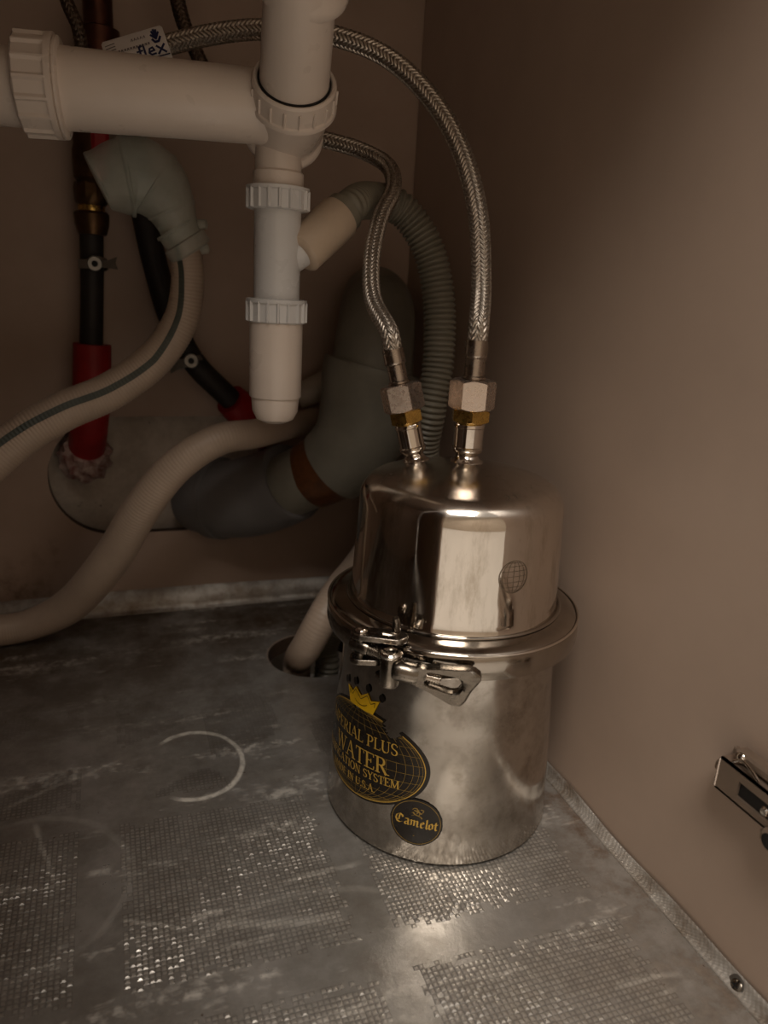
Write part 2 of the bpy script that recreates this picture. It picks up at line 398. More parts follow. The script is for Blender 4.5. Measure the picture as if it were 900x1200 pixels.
# ------------------------------------------------------------------ the cabinet and the room outside
WX, WY, ZT = 0.304, 0.768, 0.74
YF = 0.13                                     # front edge of the cabinet carcass
XL = -0.52
def structure(mb, name, mat, smooth=None, parent=None, origin=None):
    o = mb.build(name, mat, parent, smooth, origin)
    if parent is None: o['kind'] = 'structure'
    return o
caps = []
for k in range(64):
    a = 2 * pi * k / 64; cx = .001 if math.cos(a) < 0 else .10
    caps.append((cx + .061 * math.cos(a), .150 + .061 * math.sin(a)))
mb = plate_hole((XL, -.02, WX + .018, ZT), caps, lambda x, z: np.array([x, WY, z]), (0, .010, 0), None, '')
structure(mb, 'wall_back', [M['back_board'], M['edge']], 30)
mb = MB().box(((XL + WX) / 2, .808, ZT / 2 - .06), (WX - XL + .04, .02, ZT + .12)); structure(mb, 'wall_rear', M['plaster'])
mb = MB().box((WX + .009, (YF + WY) / 2 - .001, ZT / 2 - .06), (.018, WY - YF - .002, ZT + .12), bev=.0008); structure(mb, 'wall_right', M['board'])
mb = MB().box((XL - .009, (YF + WY) / 2, ZT / 2 - .06), (.018, WY - YF, ZT + .12)); structure(mb, 'wall_left', M['board'])
mb = MB().box(((XL + WX) / 2, (YF + WY) / 2, ZT + .009), (WX - XL + .036, WY - YF, .018)); structure(mb, 'ceiling', M['board'])
mb = MB().box(((XL - .06) / 2, YF - .012, .36), (abs(XL) - .06, .018, .72), bev=.001); structure(mb, 'door_1', M['board'])
hc = F(368, 766); hr = abs(F(313, 768)[0] - hc[0]) ; HC = (float(hc[0]), float(hc[1]))
circ = [(HC[0] + hr * math.cos(2 * pi * k / 64 + .01), HC[1] + hr * math.sin(2 * pi * k / 64 + .01)) for k in range(64)]
mb = plate_hole((XL, YF, WX, WY), circ, lambda x, y: np.array([x, y, -.0009]), (0, 0, -.016), None, '')
structure(mb, 'floor', [M['board'], M['edge']], 30)
mb = MB().box(((XL + WX) / 2, YF + .03, -.068), (WX - XL + .036, .016, .098)); structure(mb, 'trim_1', M['board'])  # unseen kick board, added to keep light from under the floor hole
mb = MB().box((0, 0, -.13), (5, 3.6, .02)); structure(mb, 'floor.001', M['kitchen_floor'])
mb = MB().box((0, -1.8, 1.0), (5, .04, 2.3)); structure(mb, 'wall_kitchen', M['kitchen_wall'])

# ---- aluminium liner
liner = thing('floor_liner', 'embossed aluminium sheet lining the cabinet floor, stained and scratched', 'liner', (0.1, .45, 0))
LX = .2965
circ2 = [(HC[0] + (hr + .001) * math.cos(2 * pi * k / 96 + .01), HC[1] + (hr + .001) * math.sin(2 * pi * k / 96 + .01)) for k in range(96)]
mb = plate_hole((XL + .002, YF + .001, LX, WY - .006), circ2, lambda x, y: np.array([x, y, 0.]), (0, 0, -.0006), None, '')
mb.build('sheet', [M['liner'], M['liner']], liner, 30)
def lip(path, inward, heights, name, drop=.0005):
    """curved lip: path of xy points, inward unit vector, profile"""
    mb = MB(); n = len(path)
    prof = [(0, 0), (.0012, .0006), (.0035, .0022), (.0055, .006), (.0062, 1.0)]
    vs = []
    for i, (x, y) in enumerate(path):
        hgt = heights(i / (n - 1)); wob = .0006 * math.sin(i * 1.7) + .0005 * math.sin(i * .61)
        for k, (o, z) in enumerate(prof):
            zz = hgt if z == 1.0 else min(z, hgt * .8); oo = o + wob * (k in (2, 3))
            vs.append((x - inward[0] * oo, y - inward[1] * oo, zz))
    m_ = len(prof); fs = [(i * m_ + k, (i + 1) * m_ + k, (i + 1) * m_ + k + 1, i * m_ + k + 1) for i in range(n - 1) for k in range(m_ - 1)]
    mb.add(vs, fs); o = mb.build(name, M['lip'], liner, 60)
    md = o.modifiers.new('thick', 'SOLIDIFY'); md.thickness = .0005; md.offset = 0; return o
ys = np.linspace(YF + .002, WY - .01, 90)
lip([(LX - .0002, y) for y in ys], (-1, 0), lambda q: .0088 + .0022 * math.sin(q * 9 + 2) + .0009 * math.sin(q * 37), 'side_lip')
xs = np.linspace(XL + .004, LX - .004, 110)
lip([(x, WY - .0065) for x in xs], (0, -1), lambda q: .0265 + .0012 * math.sin(q * 11) - .003 * q, 'back_lip')
# embossed waffle: low pyramids in square fields
bl_x = [(-.501, -.367), (-.339, -.207), (-.181, -.029), (-.007, .121), (.1385, .268)]; bl_y = [(.155, .281), (.303, .433), (.453, .583), (.605, .735)]
vs = []; fs = []; p = .00305
for x0, x1 in bl_x[1:]:
    for y0, y1 in bl_y:
        nx = int((x1 - x0) / p); ny = int((y1 - y0) / p)
        for i in range(nx):
            for j in range(ny):
                x = x0 + (i + .5) * p; y = y0 + (j + .5) * p + (x - .1) * (-.03)
                if (x - HC[0]) ** 2 + (y - HC[1]) ** 2 < (hr + .004) ** 2 or x > LX - .012 or y > WY - .02: continue
                wear = .5 + .5 * math.sin(x * 37 + math.sin(y * 23) * 2) * math.sin(y * 41 + 1.3)
                if y > .45 and math.sin(x * 61 + 1.7 * math.sin(y * 31)) + math.sin(y * 53 + x * 17) > -.2 + (.6 - y): continue
                edge = min(i, nx - 1 - i, j, ny - 1 - j)
                if edge < 2 and random.random() < .35: continue
                if random.random() < .01 + .06 * (wear < .15): continue
                h = .00044 * (.6 + .5 * wear) * random.uniform(.6, 1.25) * (1 if y < .40 else max(.22, 1 - (y - .40) * 9)); a = p * .5; b = p * .17
                o = len(vs); vs += [(x - a, y - a, 0), (x + a, y - a, 0), (x + a, y + a, 0), (x - a, y + a, 0), (x - b, y - b, h * random.uniform(.8, 1.1)), (x + b, y - b, h * random.uniform(.8, 1.1)), (x + b, y + b, h * random.uniform(.8, 1.1)), (x - b, y + b, h * random.uniform(.8, 1.1))]
                fs += [(o + 4, o + 5, o + 6, o + 7)] + [(o + k, o + (k + 1) % 4, o + 4 + (k + 1) % 4, o + 4 + k) for k in range(4)]
mb = MB(); mb.add(vs, fs); mb.build('embossed_waffle', M['waffle'], liner, 25, kind='stuff')
# screw in the lip
sc_p = RX(863, 1155, .300); scr = thing('screw', 'small steel screw fixing the liner edge at the bottom right wall', 'screw', sc_p)
ax = unit((-.8, 0, .45))
mb = MB().lathe([(.0002, .0016), (.0022, .0015), (.0034, .0006), (.0036, -.0004), (.0016, -.001), (.0014, -.006)][::-1], sc_p, ax, 28); mb.build('head', M['darkchrome'], scr, 40)
mb = MB().box(sc_p + ax * .0016, (.0038, .0006, .0006), np.stack([unit(np.cross(ax, (0, 1, 0))), (0, 1, 0), ax], 1)); mb.box(sc_p + ax * .0016, (.0006, .0038, .0006), np.stack([unit(np.cross(ax, (0, 1, 0))), (0, 1, 0), ax], 1)); mb.build('cross_slot', M['black'], scr, None)
mb = MB().lathe([(.0055, 0), (.0055, .0005), (.0038, .0009), (.0036, .0009)], sc_p - ax * .0006, ax, 28); mb.build('washer', M['clampsteel'], scr, 40)

# ------------------------------------------------------------------ purifier
PC = np.array([.210, .412, 0])
def Rz(z): return float(np.interp(z, [0, .074, .1, .135, .16, .22], [.0785, .0745, .072, .071, .068, .0654]))
pur = thing('water_purifier', 'tall domed stainless steel water purifier with clamp band and black badges on the aluminium floor', 'water purifier', PC)
prof = [(.0001, .0008), (.0740, .0008), (.0772, .0016), (.0785, .0035)] + [(Rz(z), z) for z in np.linspace(.006, .138, 24)]
MB().lathe(prof, PC, (0, 0, 1), 128).build('lower_body', M['steel_lo'], pur, 40)
up = [(.0700, .136), (.0715, .1545), (.0690, .1560)] + [(Rz(z), z) for z in np.linspace(.158, .2195, 14)]
for k in range(1, 13):
    a = k / 12 * pi / 2 * .86; up.append((.0654 - .0155 + .0155 * math.cos(a), .2195 + .0165 * math.sin(a)))
r0, z0 = up[-1]
for k in range(1, 12):
    q = k / 12; up.append((r0 * (1 - q), z0 + .0085 * (1 - (1 - q) ** 2)))
up.append((.0001, z0 + .0085)); ZD = z0 + .0085
def domez(r): return float(np.interp(r, [u[0] for u in up[17:]][::-1], [u[1] for u in up[17:]][::-1]))
MB().lathe(up, PC, (0, 0, 1), 128).build('domed_lid', M['steel_up'], pur, 50)
# clamp band: v-profile ring
cr = [(.0712, .1555), (.0735, .1548), (.0760, .1542), (.0800, .1528), (.0824, .1508), (.0832, .1490), (.0834, .1440), (.0834, .1390), (.0826, .1360), (.0800, .1345), (.0760, .1338), (.0722, .1345)]
def clampR(a):  # band opening near the latch is closed by ears; full ring
    return 1
MB().lathe(cr + [(.0718, .146)], PC, (0, 0, 1), 144, cap=False).build('clamp_band', M['steel_ring'], pur, 28)
MB().lathe([(.0826 + .0009 * math.cos(a), .1513 + .0009 * math.sin(a)) for a in np.linspace(0, 2 * pi, 9)], PC, (0, 0, 1), 144, cap=False).build('band_rim', M['chrome'], pur, 60)
MB().lathe([(.0700 + .0013 * math.cos(a), .1562 + .0013 * math.sin(a)) for a in np.linspace(0, 2 * pi, 9)], PC, (0, 0, 1), 144, cap=False).build('weld_bead', M['steel_ring'], pur, 60)
def cylhit(px, py, R):
    w = ray(px, py); a = w[0] ** 2 + w[1] ** 2; b = w[0] * (CAMP[0] - PC[0]) + w[1] * (CAMP[1] - PC[1])
    c = (CAMP[0] - PC[0]) ** 2 + (CAMP[1] - PC[1]) ** 2 - R * R; D = max(0, b * b - a * c)
    return CAMP + w * ((-b - D ** .5) / a)
def frame(p):
    n = unit((p[0] - PC[0], p[1] - PC[1], 0)); t_ = np.array([-n[1], n[0], 0]); return t_, n, np.array([0, 0, 1.])
# latch
lt = thing_l = None
def part_empty(name, parent, loc):
    o = bpy.data.objects.new(name, None); o.empty_display_size = .01; COL.objects.link(o); o.parent = parent
    o.location = tuple(np.array(loc) - worldloc(parent)); return o
LA = cylhit(423, 752, .093); LB = cylhit(455, 775, .094); tA, nA, UP = frame(LA); tB, nB, _ = frame(LB)
lat = part_empty('latch', pur, LA)
def slab(mb, outline, o, ex, ey, ez, th):
    """rounded plate: 2d outline in ex/ey, extruded th along ez"""
    n = len(outline); a = [o + ex * p[0] + ey * p[1] + ez * th / 2 for p in outline]; b = [q - ez * th for q in a]
    mb.add(a + b, [tuple(range(n)), tuple(range(n, 2 * n))[::-1]] + [(i, (i + 1) % n, n + (i + 1) % n, n + i) for i in range(n)]); return mb
def pill(l, w0, w1, n=10):
    out = [(-w0 * math.sin(a), w0 * math.cos(a)) for a in np.linspace(0, pi, n)]
    out += [(l + w1 * math.sin(a), -w1 * math.cos(a)) for a in np.linspace(0, pi, n)]; return out
# ears that clasp the swivel pin: upper and lower plates running along the band
for zoff, nm in ((.005, 'ear'), (-.0105, 'ear')):
    mb = MB(); o = LA + UP * (zoff); direction = unit(cylhit(468, 752, .083) - LA); direction[2] = 0; direction = unit(direction)
    side = unit(np.cross(UP, direction)); L = .020 if zoff > 0 else .009
    slab(mb, pill(L, .0062, .0072 if zoff > 0 else .005), o, direction, side, UP, .0036)
    md = mb.build(nm, M['darkchrome'], lat, 30); b_ = md.modifiers.new('b', 'BEVEL'); b_.width = .0009; b_.segments = 3; b_.limit_method = 'ANGLE'
MB().lathe([(.0001, 0), (.0035, 0), (.0038, .0006), (.0036, .0016), (.0022, .0026), (.0001, .003)][::1], LA + UP * .0062, UP, 24).build('rivet', M['chrome'], lat, 50)
MB().lathe([(.0032, 0), (.0034, .013)], LA - UP * .0095, UP, 24).build('swivel_pin', M['darkchrome'], lat, 40)
# threaded t-bolt from pin to the barrel
bo0 = LA - UP * .0022; bo1 = cylhit(500, 792, .094); bdir = unit(bo1 - bo0)
pts = np.array([bo0 + bdir * q for q in np.arange(0, np.linalg.norm(bo1 - bo0), .00018)])
MB().tube(pts, .0033, 20, rfun=lambda r, l, a: r + .00035 * np.sin(2 * pi * l / .0011 + a)).build('threaded_bolt', M['darkchrome'], lat, 60)
MB().lathe([(.0002, -.006), (.004, -.006), (.0048, -.004), (.0048, .004), (.004, .006), (.0002, .006)], bo0, bdir, 20).build('bolt_eye', M['darkchrome'], lat, 40)
# second ear pair and barrel
BR = cylhit(457, 782, .0945)
MB().lathe([(.0001, -.0110), (.0050, -.0110), (.0057, -.0100), (.0057, .0072), (.0052, .0082), (.0001, .0082)], BR, UP, 28).build('barrel', M['darkchrome'], lat, 40)
MB().lathe([(.0062, .0074), (.0066, .0080), (.0066, .0094), (.0058, .0102), (.0044, .0102), (.0042, .0092), (.0001, .0092)], BR, UP, 28).build('barrel_cap', M['chrome'], lat, 35)
e0 = cylhit(448, 768, .090)
for zo in (.0045, -.0125):
    mb = MB(); dr = unit(BR - e0); dr = unit((dr[0], dr[1], 0)); slab(mb, pill(.008, .0036, .004), e0 + UP * zo, dr, np.cross(UP, dr), UP, .0032)
    q = mb.build('knuckle', M['darkchrome'], lat, 30); b_ = q.modifiers.new('b', 'BEVEL'); b_.width = .0009; b_.segments = 3; b_.limit_method = 'ANGLE'
# bracket plate on the band that carries the barrel
bp = cylhit(498, 776, .0845); tp, npp, _ = frame(bp)
mb = MB(); prs = []
for k in range(17):
    a = -.22 + k * .058; 
    prs.append(a)
th0 = math.atan2(cylhit(452, 765, .085)[1] - PC[1], cylhit(452, 765, .085)[0] - PC[0])
vs = []
for k in range(20):
    a = th0 + k * .034; q = k / 19; hh = .0045 * (1 - q ** 3) + .0006
    for rr, zz in ((.0838, .1450 - .0 - q * .001 + hh * .2), (.0872 - .002 * q, .1440 - q * .001), (.0866 - .002 * q, .1440 - q * .001 - hh * 1.5), (.0838, .1435 - hh * 1.7)):
        vs.append(PC + np.array([rr * math.cos(a), rr * math.sin(a), zz]))
fs = [(i * 4 + k, i * 4 + (k + 1) % 4, i * 4 + 4 + (k + 1) % 4, i * 4 + 4 + k) for i in range(19) for k in range(4)] + [(0, 1, 2, 3), (76, 77, 78, 79)]
mb.add(vs, fs); mb.build('barrel_bracket', M['darkchrome'], lat, 40)
# upright hook of the band end, seen against the lid
hk = cylhit(465, 735, .0795); th_, nh, _ = frame(hk)
mb = MB(); mb.tube(spline([hk - UP * .012 + th_ * .0, hk - UP * .004, hk + UP * .003 + nh * .001, hk + UP * .007 + nh * .0022], 8), np.linspace(.0032, .0018, 25), 12); mb.build('band_hook', M['darkchrome'], lat, 50)
mb = MB(); q0 = cylhit(462, 752, .083); mb.tube(spline([LA + UP * .004 + unit(q0 - LA) * .012, q0 + UP * .002, hk - UP * .011], 8), .004, 12); mb.build('band_end', M['darkchrome'], lat, 50)
# wing nut handle
wp = [P(477, 788, 0), 0]
wa = cylhit(472, 786, .0955); wb = cylhit(552, 806, .0955); wd_ = unit(wb - wa); wl = float(np.linalg.norm(wb - wa))
wn = unit((wa + wb) / 2 - PC - UP * ((wa + wb) / 2)[2]); wn = unit(wn - wd_ * (wn @ wd_)); wu = unit(np.cross(wn, wd_)); wu = wu if wu[2] > 0 else -wu
mb = MB().lathe([(.0001, -.001), (.0056, -.001), (.0063, .001), (.0060, .011), (.0052, .013), (.0001, .013)], wa - wd_ * .004, wd_, 28); wing = mb.build('wing_nut', M['darkchrome'], lat, 35)
outl = [(.006, .0062), (.012, .0060), (.020, .0082), (wl - .002, .0118), (wl + .003, .0102), (wl + .0045, .0065), (wl + .001, .0), (wl - .0015, -.009), (wl - .004, -.0122), (wl - .009, -.0125), (.018, -.0085), (.010, -.0062), (.006, -.0056)]
slot = [(.0135, .0034), (.0155, .0044), (wl - .009, .0052), (wl - .006, .0036), (wl - .0052, .0), (wl - .007, -.0042), (wl - .010, -.0052), (.016, -.0044), (.0135, -.0034)]
def loopres(L, n, c):
    L = np.array(L + [L[0]]); ln = np.concatenate([[0], np.cumsum(np.linalg.norm(np.diff(L, axis=0), axis=1))])
    q = np.linspace(0, ln[-1], n * 8, endpoint=False); P2 = np.stack([np.interp(q, ln, L[:, k]) for k in (0, 1)], 1)
    an = np.arctan2(P2[:, 1] - c[1], P2[:, 0] - c[0]); out = []
    for k in range(n):
        a = -pi + 2 * pi * (k + .5) / n; out.append(P2[np.argmin(np.abs((an - a + pi) % (2 * pi) - pi))])
    return out
cc = (.019, 0); oo_ = loopres(outl, 56, cc); ii_ = loopres(slot, 56, cc); vs = []
def wpt(p, z): return wa + wd_ * p[0] + wu * p[1] + wn * z
for z, sc_ in ((-.0036, 1), (.0022, 1), (.0032, .94)):
    for p_ in oo_: vs.append(wpt(((p_[0] - cc[0]) * sc_ + cc[0], p_[1] * sc_), z))
for z, sc_ in ((.0032, 1.10), (.0022, 1), (-.0036, 1)):
    for p_ in ii_: vs.append(wpt(((p_[0] - cc[0]) * sc_ + cc[0], p_[1] * sc_), z))
n = 56; fs = [(i * n + k, i * n + (k + 1) % n, ((i + 1) % 6) * n + (k + 1) % n, ((i + 1) % 6) * n + k) for i in range(6) for k in range(n)]
mb = MB(); mb.add(vs, fs); mb.build('wing_plate', M['darkchrome'], lat, 35)
pts = np.array([wa + wd_ * q for q in np.arange(.006, .022, .00018)])
MB().tube(pts, .0026, 20, rfun=lambda r, l, a: r + .00045 * np.sin(2 * pi * l / .0015 + a)).build('bolt_tip', M['chrome'], lat, 60)

# ---- prints on the body
def surf(s, z, off):
    """s = arc length measured at r=.075 from the -y meridian (camera-left negative)"""
    a = s / .075 - pi / 2; R = Rz(z) + off
    return PC + np.array([R * math.cos(a), R * math.sin(a), z])
TILT = math.radians(5)
def dec(cx, cz, off, tilt=TILT):
    ct, st = math.cos(tilt), math.sin(tilt)
    return lambda x, y: surf(cx + x * ct - y * st, cz + x * st + y * ct, off)
def ribbon(mb, pts, wd, mp, step=.003):
    """flat stroke of width wd (scalar or per-point list) in decal space"""
    pts = np.array(pts, float); 
    if np.isscalar(wd): wd = [wd] * len(pts)
    q = resample(np.hstack([pts, np.array(wd)[:, None], ]), step) if len(pts) > 1 else None
    ln = np.concatenate([[0], np.cumsum(np.linalg.norm(np.diff(pts, axis=0), axis=1))]); n = max(2, int(ln[-1] / step) + 1, len(pts))
    qs = sorted(set(list(np.linspace(0, ln[-1], n)) + list(ln))); X = [np.interp(qs, ln, pts[:, k]) for k in (0, 1)]; wv_ = np.interp(qs, ln, wd)
    Q = np.stack(X, 1); T = np.gradient(Q, axis=0); T /= np.maximum(np.linalg.norm(T, axis=1), 1e-9)[:, None]; N = np.stack([-T[:, 1], T[:, 0]], 1)
    vs = []
    for i in range(len(Q)):
        for sg in (1, -1): a = Q[i] + N[i] * wv_[i] / 2 * sg; vs.append(mp(a[0], a[1]))
    mb.add(vs, [(2 * i, 2 * i + 1, 2 * i + 3, 2 * i + 2) for i in range(len(Q) - 1)])
def arc(cx, cy, rx, ry, a0, a1, n=12): return [(cx + rx * math.cos(math.radians(a)), cy + ry * math.sin(math.radians(a))) for a in np.linspace(a0, a1, n)]
TK, TN = .17, .07
# glyph: width, strokes (points, width mode: 'k' thick, 'n' thin, 'c' curve), serif centres (x, y)
G = {
 'I': (.36, [([(.18, 0), (.18, 1)], 'k')], [(.18, 0), (.18, 1)]),
 'L': (.62, [([(.16, 0), (.16, 1)], 'k'), ([(.16, .04), (.56, .04), (.58, .24)], 'n')], [(.16, 0), (.16, 1)]),
 'E': (.66, [([(.16, 0), (.16, 1)], 'k'), ([(.16, .04), (.58, .04), (.60, .24)], 'n'), ([(.16, .96), (.56, .96), (.57, .78)], 'n'), ([(.16, .52), (.42, .52)], 'n'), ([(.42, .40), (.42, .64)], 'n')], [(.12, 0), (.12, 1)]),
 'F': (.60, [([(.16, 0), (.16, 1)], 'k'), ([(.16, .96), (.55, .96), (.56, .78)], 'n'), ([(.16, .52), (.42, .52)], 'n'), ([(.42, .40), (.42, .64)], 'n')], [(.16, 0), (.12, 1)]),
 'T': (.70, [([(.35, 0), (.35, 1)], 'k'), ([(.06, .76), (.07, .96), (.63, .96), (.64, .76)], 'n')], [(.35, 0)]),
 'P': (.64, [([(.16, 0), (.16, 1)], 'k'), ([(.16, .96), (.34, .96)] + arc(.34, .72, .20, .24, 90, -90) + [(.16, .48)], 'c')], [(.16, 0), (.10, 1)]),
 'R': (.74, [([(.16, 0), (.16, 1)], 'k'), ([(.16, .96), (.34, .96)] + arc(.34, .73, .20, .23, 90, -90) + [(.16, .50)], 'c'), ([(.36, .50), (.66, 0)], 'k')], [(.16, 0), (.10, 1), (.68, 0)]),
 'D': (.78, [([(.16, 0), (.16, 1)], 'k'), ([(.16, .96), (.34, .96)] + arc(.34, .5, .32, .46, 90, -90) + [(.16, .04)], 'c')], [(.10, 0), (.10, 1)]),
 'A': (.80, [([(.10, 0), (.38, 1)], 'n'), ([(.38, 1), (.68, 0)], 'k'), ([(.20, .35), (.56, .35)], 'n')], [(.10, 0), (.68, 0)]),
 'M': (.96, [([(.14, 0), (.14, 1)], 'n'), ([(.14, 1), (.47, .08)], 'k'), ([(.47, .08), (.80, 1)], 'n'), ([(.80, 1), (.80, 0)], 'k')], [(.14, 0), (.80, 0), (.12, 1), (.82, 1)]),
 'N': (.82, [([(.14, 0), (.14, 1)], 'n'), ([(.14, 1), (.66, 0)], 'k'), ([(.66, 0), (.66, 1)], 'n')], [(.14, 0), (.10, 1), (.66, 1)]),
 'W': (1.08, [([(.08, 1), (.32, 0)], 'k'), ([(.32, 0), (.54, .92)], 'n'), ([(.54, .92), (.76, 0)], 'k'), ([(.76, 0), (.98, 1)], 'n')], [(.08, 1), (.52, 1), (.98, 1)]),
 'Y': (.76, [([(.10, 1), (.38, .46), (.38, 0)], 'k'), ([(.66, 1), (.38, .46)], 'n')], [(.38, 0), (.10, 1), (.66, 1)]),
 'U': (.78, [([(.16, 1), (.16, .3)] + arc(.40, .3, .24, .27, 180, 270, 6), 'k'), (arc(.40, .3, .24, .27, 270, 360, 6) + [(.64, 1)], 'n')], [(.16, 1), (.64, 1)]),
 'O': (.84, [(arc(.42, .5, .32, .48, 0, 360, 28), 'c')], []),
 'C': (.76, [(arc(.42, .5, .32, .48, 55, 312, 22), 'c'), ([(.62, .70), (.63, .95)], 'n')], []),
 'S': (.58, [([(.50, .74), (.48, .9)], 'n'), (arc(.30, .75, .19, .22, 40, 240, 10) + arc(.29, .25, .21, .23, 60, -140, 10), 'c'), ([(.10, .28), (.11, .06)], 'n')], []),
 '.': (.28, [([(.12, .0), (.12, .14)], 'k')], []), ' ': (.34, [], []),
}
def text_w(s): return sum(G[c][0] for c in s)
def write(mb, s, x0, y0, h, sx, mp, bold=1.0, track=0.0):
    x = x0
    for c in s:
        w, st, sf = G[c]
        for pts, k in st:
            P2 = [(x + p_[0] * h * sx, y0 + p_[1] * h) for p_ in pts]
            if k == 'c':
                ws = []
                for i in range(len(P2)):
                    a = P2[max(0, i - 1)]; b = P2[min(len(P2) - 1, i + 1)]; dx, dy = b[0] - a[0], b[1] - a[1]; L_ = math.hypot(dx, dy) or 1
                    ws.append(h * bold * (TN + (TK - TN) * (abs(dy) / L_) ** 1.5))
            else: ws = h * bold * (TK if k == 'k' else TN)
            ribbon(mb, P2, ws, mp, .0015)
        for (sx_, sy_) in sf:
            yy = y0 + (sy_ * h) + (TN / 2 * h if sy_ == 0 else -TN / 2 * h)
            ribbon(mb, [(x + (sx_ - .14) * h * sx, yy), (x + (sx_ + .14) * h * sx, yy)], h * TN * .8, mp, .0015)
        x += (w * sx + track) * h
    return x
def disc(mb, a, b, mp, nr=10, na=96, skip=None, ragged=0.0, seed=0):
    rg_ = np.random.RandomState(seed); edge_ = [1 + ragged * rg_.uniform(-1, 1) for _ in range(na)]
    vs = [mp(0, 0)]
    for i in range(1, nr + 1):
        for k in range(na):
            q = i / nr * (edge_[k] if i == nr else 1); vs.append(mp(a * q * math.cos(2 * pi * k / na), b * q * math.sin(2 * pi * k / na)))
    fs = []
    def ok(q, k): return skip is None or not skip(a * q * math.cos(2 * pi * (k + .5) / na), b * q * math.sin(2 * pi * (k + .5) / na))
    fs += [(0, 1 + k, 1 + (k + 1) % na) for k in range(na)]
    for i in range(nr - 1):
        for k in range(na):
            if ok((i + 1.5) / nr, k): fs.append((1 + i * na + k, 1 + i * na + (k + 1) % na, 1 + (i + 1) * na + (k + 1) % na, 1 + (i + 1) * na + k))
    mb.add(vs, fs)
GC = (-.092, .0625); GA, GB = .0535, .0318
bite = lambda x, y: ((x - .0285) ** 2 / .0062 ** 2 + (y - .0245) ** 2 / .0065 ** 2 < 1 + .35 * math.sin(x * 2500) * math.sin(y * 3100)) or ((x + .003) ** 2 + (y - .030) ** 2 < .0030 ** 2)
mp0 = dec(*GC, .00025); mb = MB(); disc(mb, GA, GB, mp0, 36, 220, bite)
badge = mb.build('globe_badge', M['decal'], pur, 60)
mp1 = dec(*GC, .0005); mb = MB()
def gline(mb, pts, w, mp, band=True):
    run = []
    for p_ in pts:
        inside = band and (-.0165 < p_[1] - 0 < .0160) and p_[0] < (.022 + .011 * (p_[1] > -.002) * (1 if p_[1] > .004 else 0))
        if inside or bite(*p_): 
            if len(run) > 2: ribbon(mb, run, w, mp, .0012)
            run = []
        else: run.append(p_)
    if len(run) > 2: ribbon(mb, run, w, mp, .0012)
for lam in np.radians(np.arange(-80, 81, 10)):
    gline(mb, [(GA * .93 * math.sin(lam) * math.cos(f_), GB * .93 * math.sin(f_)) for f_ in np.linspace(-1.5, 1.5, 70)], .00026, mp1)
for f_ in np.radians(np.arange(-66, 67, 12)):
    gline(mb, [(GA * .93 * math.cos(f_) * u_, GB * .93 * math.sin(f_)) for u_ in np.linspace(-1, 1, 90)], .00026, mp1)
mb.build('grid_lines', M['golddim'], badge, None)
mb = MB(); gline(mb, arc(0, 0, GA * .945, GB * .945, 0, 360, 200), .0006, mp1, False); mb.build('gold_border', M['gold'], badge, None)
mp2 = dec(*GC, .0006); mb = MB()
def centered(s, xc, y, h, width, bold=1.0):
    sx = width / (text_w(s) * h); write(mb, s, xc - width / 2, y, h, sx, mp2, bold)
centered('IMPERIAL PLUS', -.004, .0075, .0078, .074, .88)
centered('WATER', .0, -.0075, .0112, .052, .88)
centered('PURIFICATION SYSTEM', -.006, -.0148, .0056, .080, 1.0)
centered('MADE IN U.S.A.', -.006, -.0228, .0050, .046, 1.0)
mb.build('lettering', M['gold'], badge, None)
# crown
cm = dec(GC[0] - .0015, GC[1] + .0292, .0006); mb = MB()
crp = [(-.0120, 0), (.0120, 0), (.0172, .0102), (.0098, .0082), (.0066, .0126), (0, .0088), (-.0066, .0126), (-.0098, .0082), (-.0172, .0102)]
def fillpoly(mb, poly, mp, base_y=None):
    ctr = (0, .003); vs = [mp(*ctr)]; n_ = 0; Q = []
    for i in range(len(poly)):
        a, b = poly[i], poly[(i + 1) % len(poly)]
        for k in range(4): Q.append((a[0] + (b[0] - a[0]) * k / 4, a[1] + (b[1] - a[1]) * k / 4))
    for s_ in (.5, 1.0): vs += [mp(ctr[0] + (q[0] - ctr[0]) * s_, ctr[1] + (q[1] - ctr[1]) * s_) for q in Q]
    n_ = len(Q); fs = [(0, 1 + k, 1 + (k + 1) % n_) for k in range(n_)] + [(1 + k, 1 + (k + 1) % n_, 1 + n_ + (k + 1) % n_, 1 + n_ + k) for k in range(n_)]
    mb.add(vs, fs)
fillpoly(mb, crp, cm); mb.build('crown', M['yellow'], badge, None)
cm2 = dec(GC[0] - .0015, GC[1] + .0292, .0008); mb = MB()
ribbon(mb, arc(0, .011, .010, .0085, 230, 310, 12), .0004, cm2); ribbon(mb, [(-.0135, .0050), (-.0135, .0082), (-.0098, .0062), (-.0064, .0108), (0, .0064), (.0064, .0108), (.0098, .0062), (.0135, .0082), (.0130, .0050)], .0004, cm2)
for x, y in ((-.0188, .0130), (-.0070, .0160), (.0070, .0160), (.0190, .0130)):
    k0 = len(mb.v); disc(mb, .0022, .0027, lambda a, b, x=x, y=y: cm2(x + a, y + b), 2, 20)
mb.build('crown_outline', M['decal'], badge, None)
# round badge
RC = (-.0448, .0312)
mp0 = dec(*RC, .0007, math.radians(-3)); mb = MB(); disc(mb, .0163, .0163, mp0, 6, 90, None, .012, 3)
rb = mb.build('round_badge', M['decal'], pur, 60)
mp1 = dec(*RC, .0009, math.radians(-3)); mb = MB(); ribbon(mb, arc(0, 0, .0150, .0150, 0, 360, 80), .0004, mp1); mb.build('gold_border', M['golddim'], rb, None)
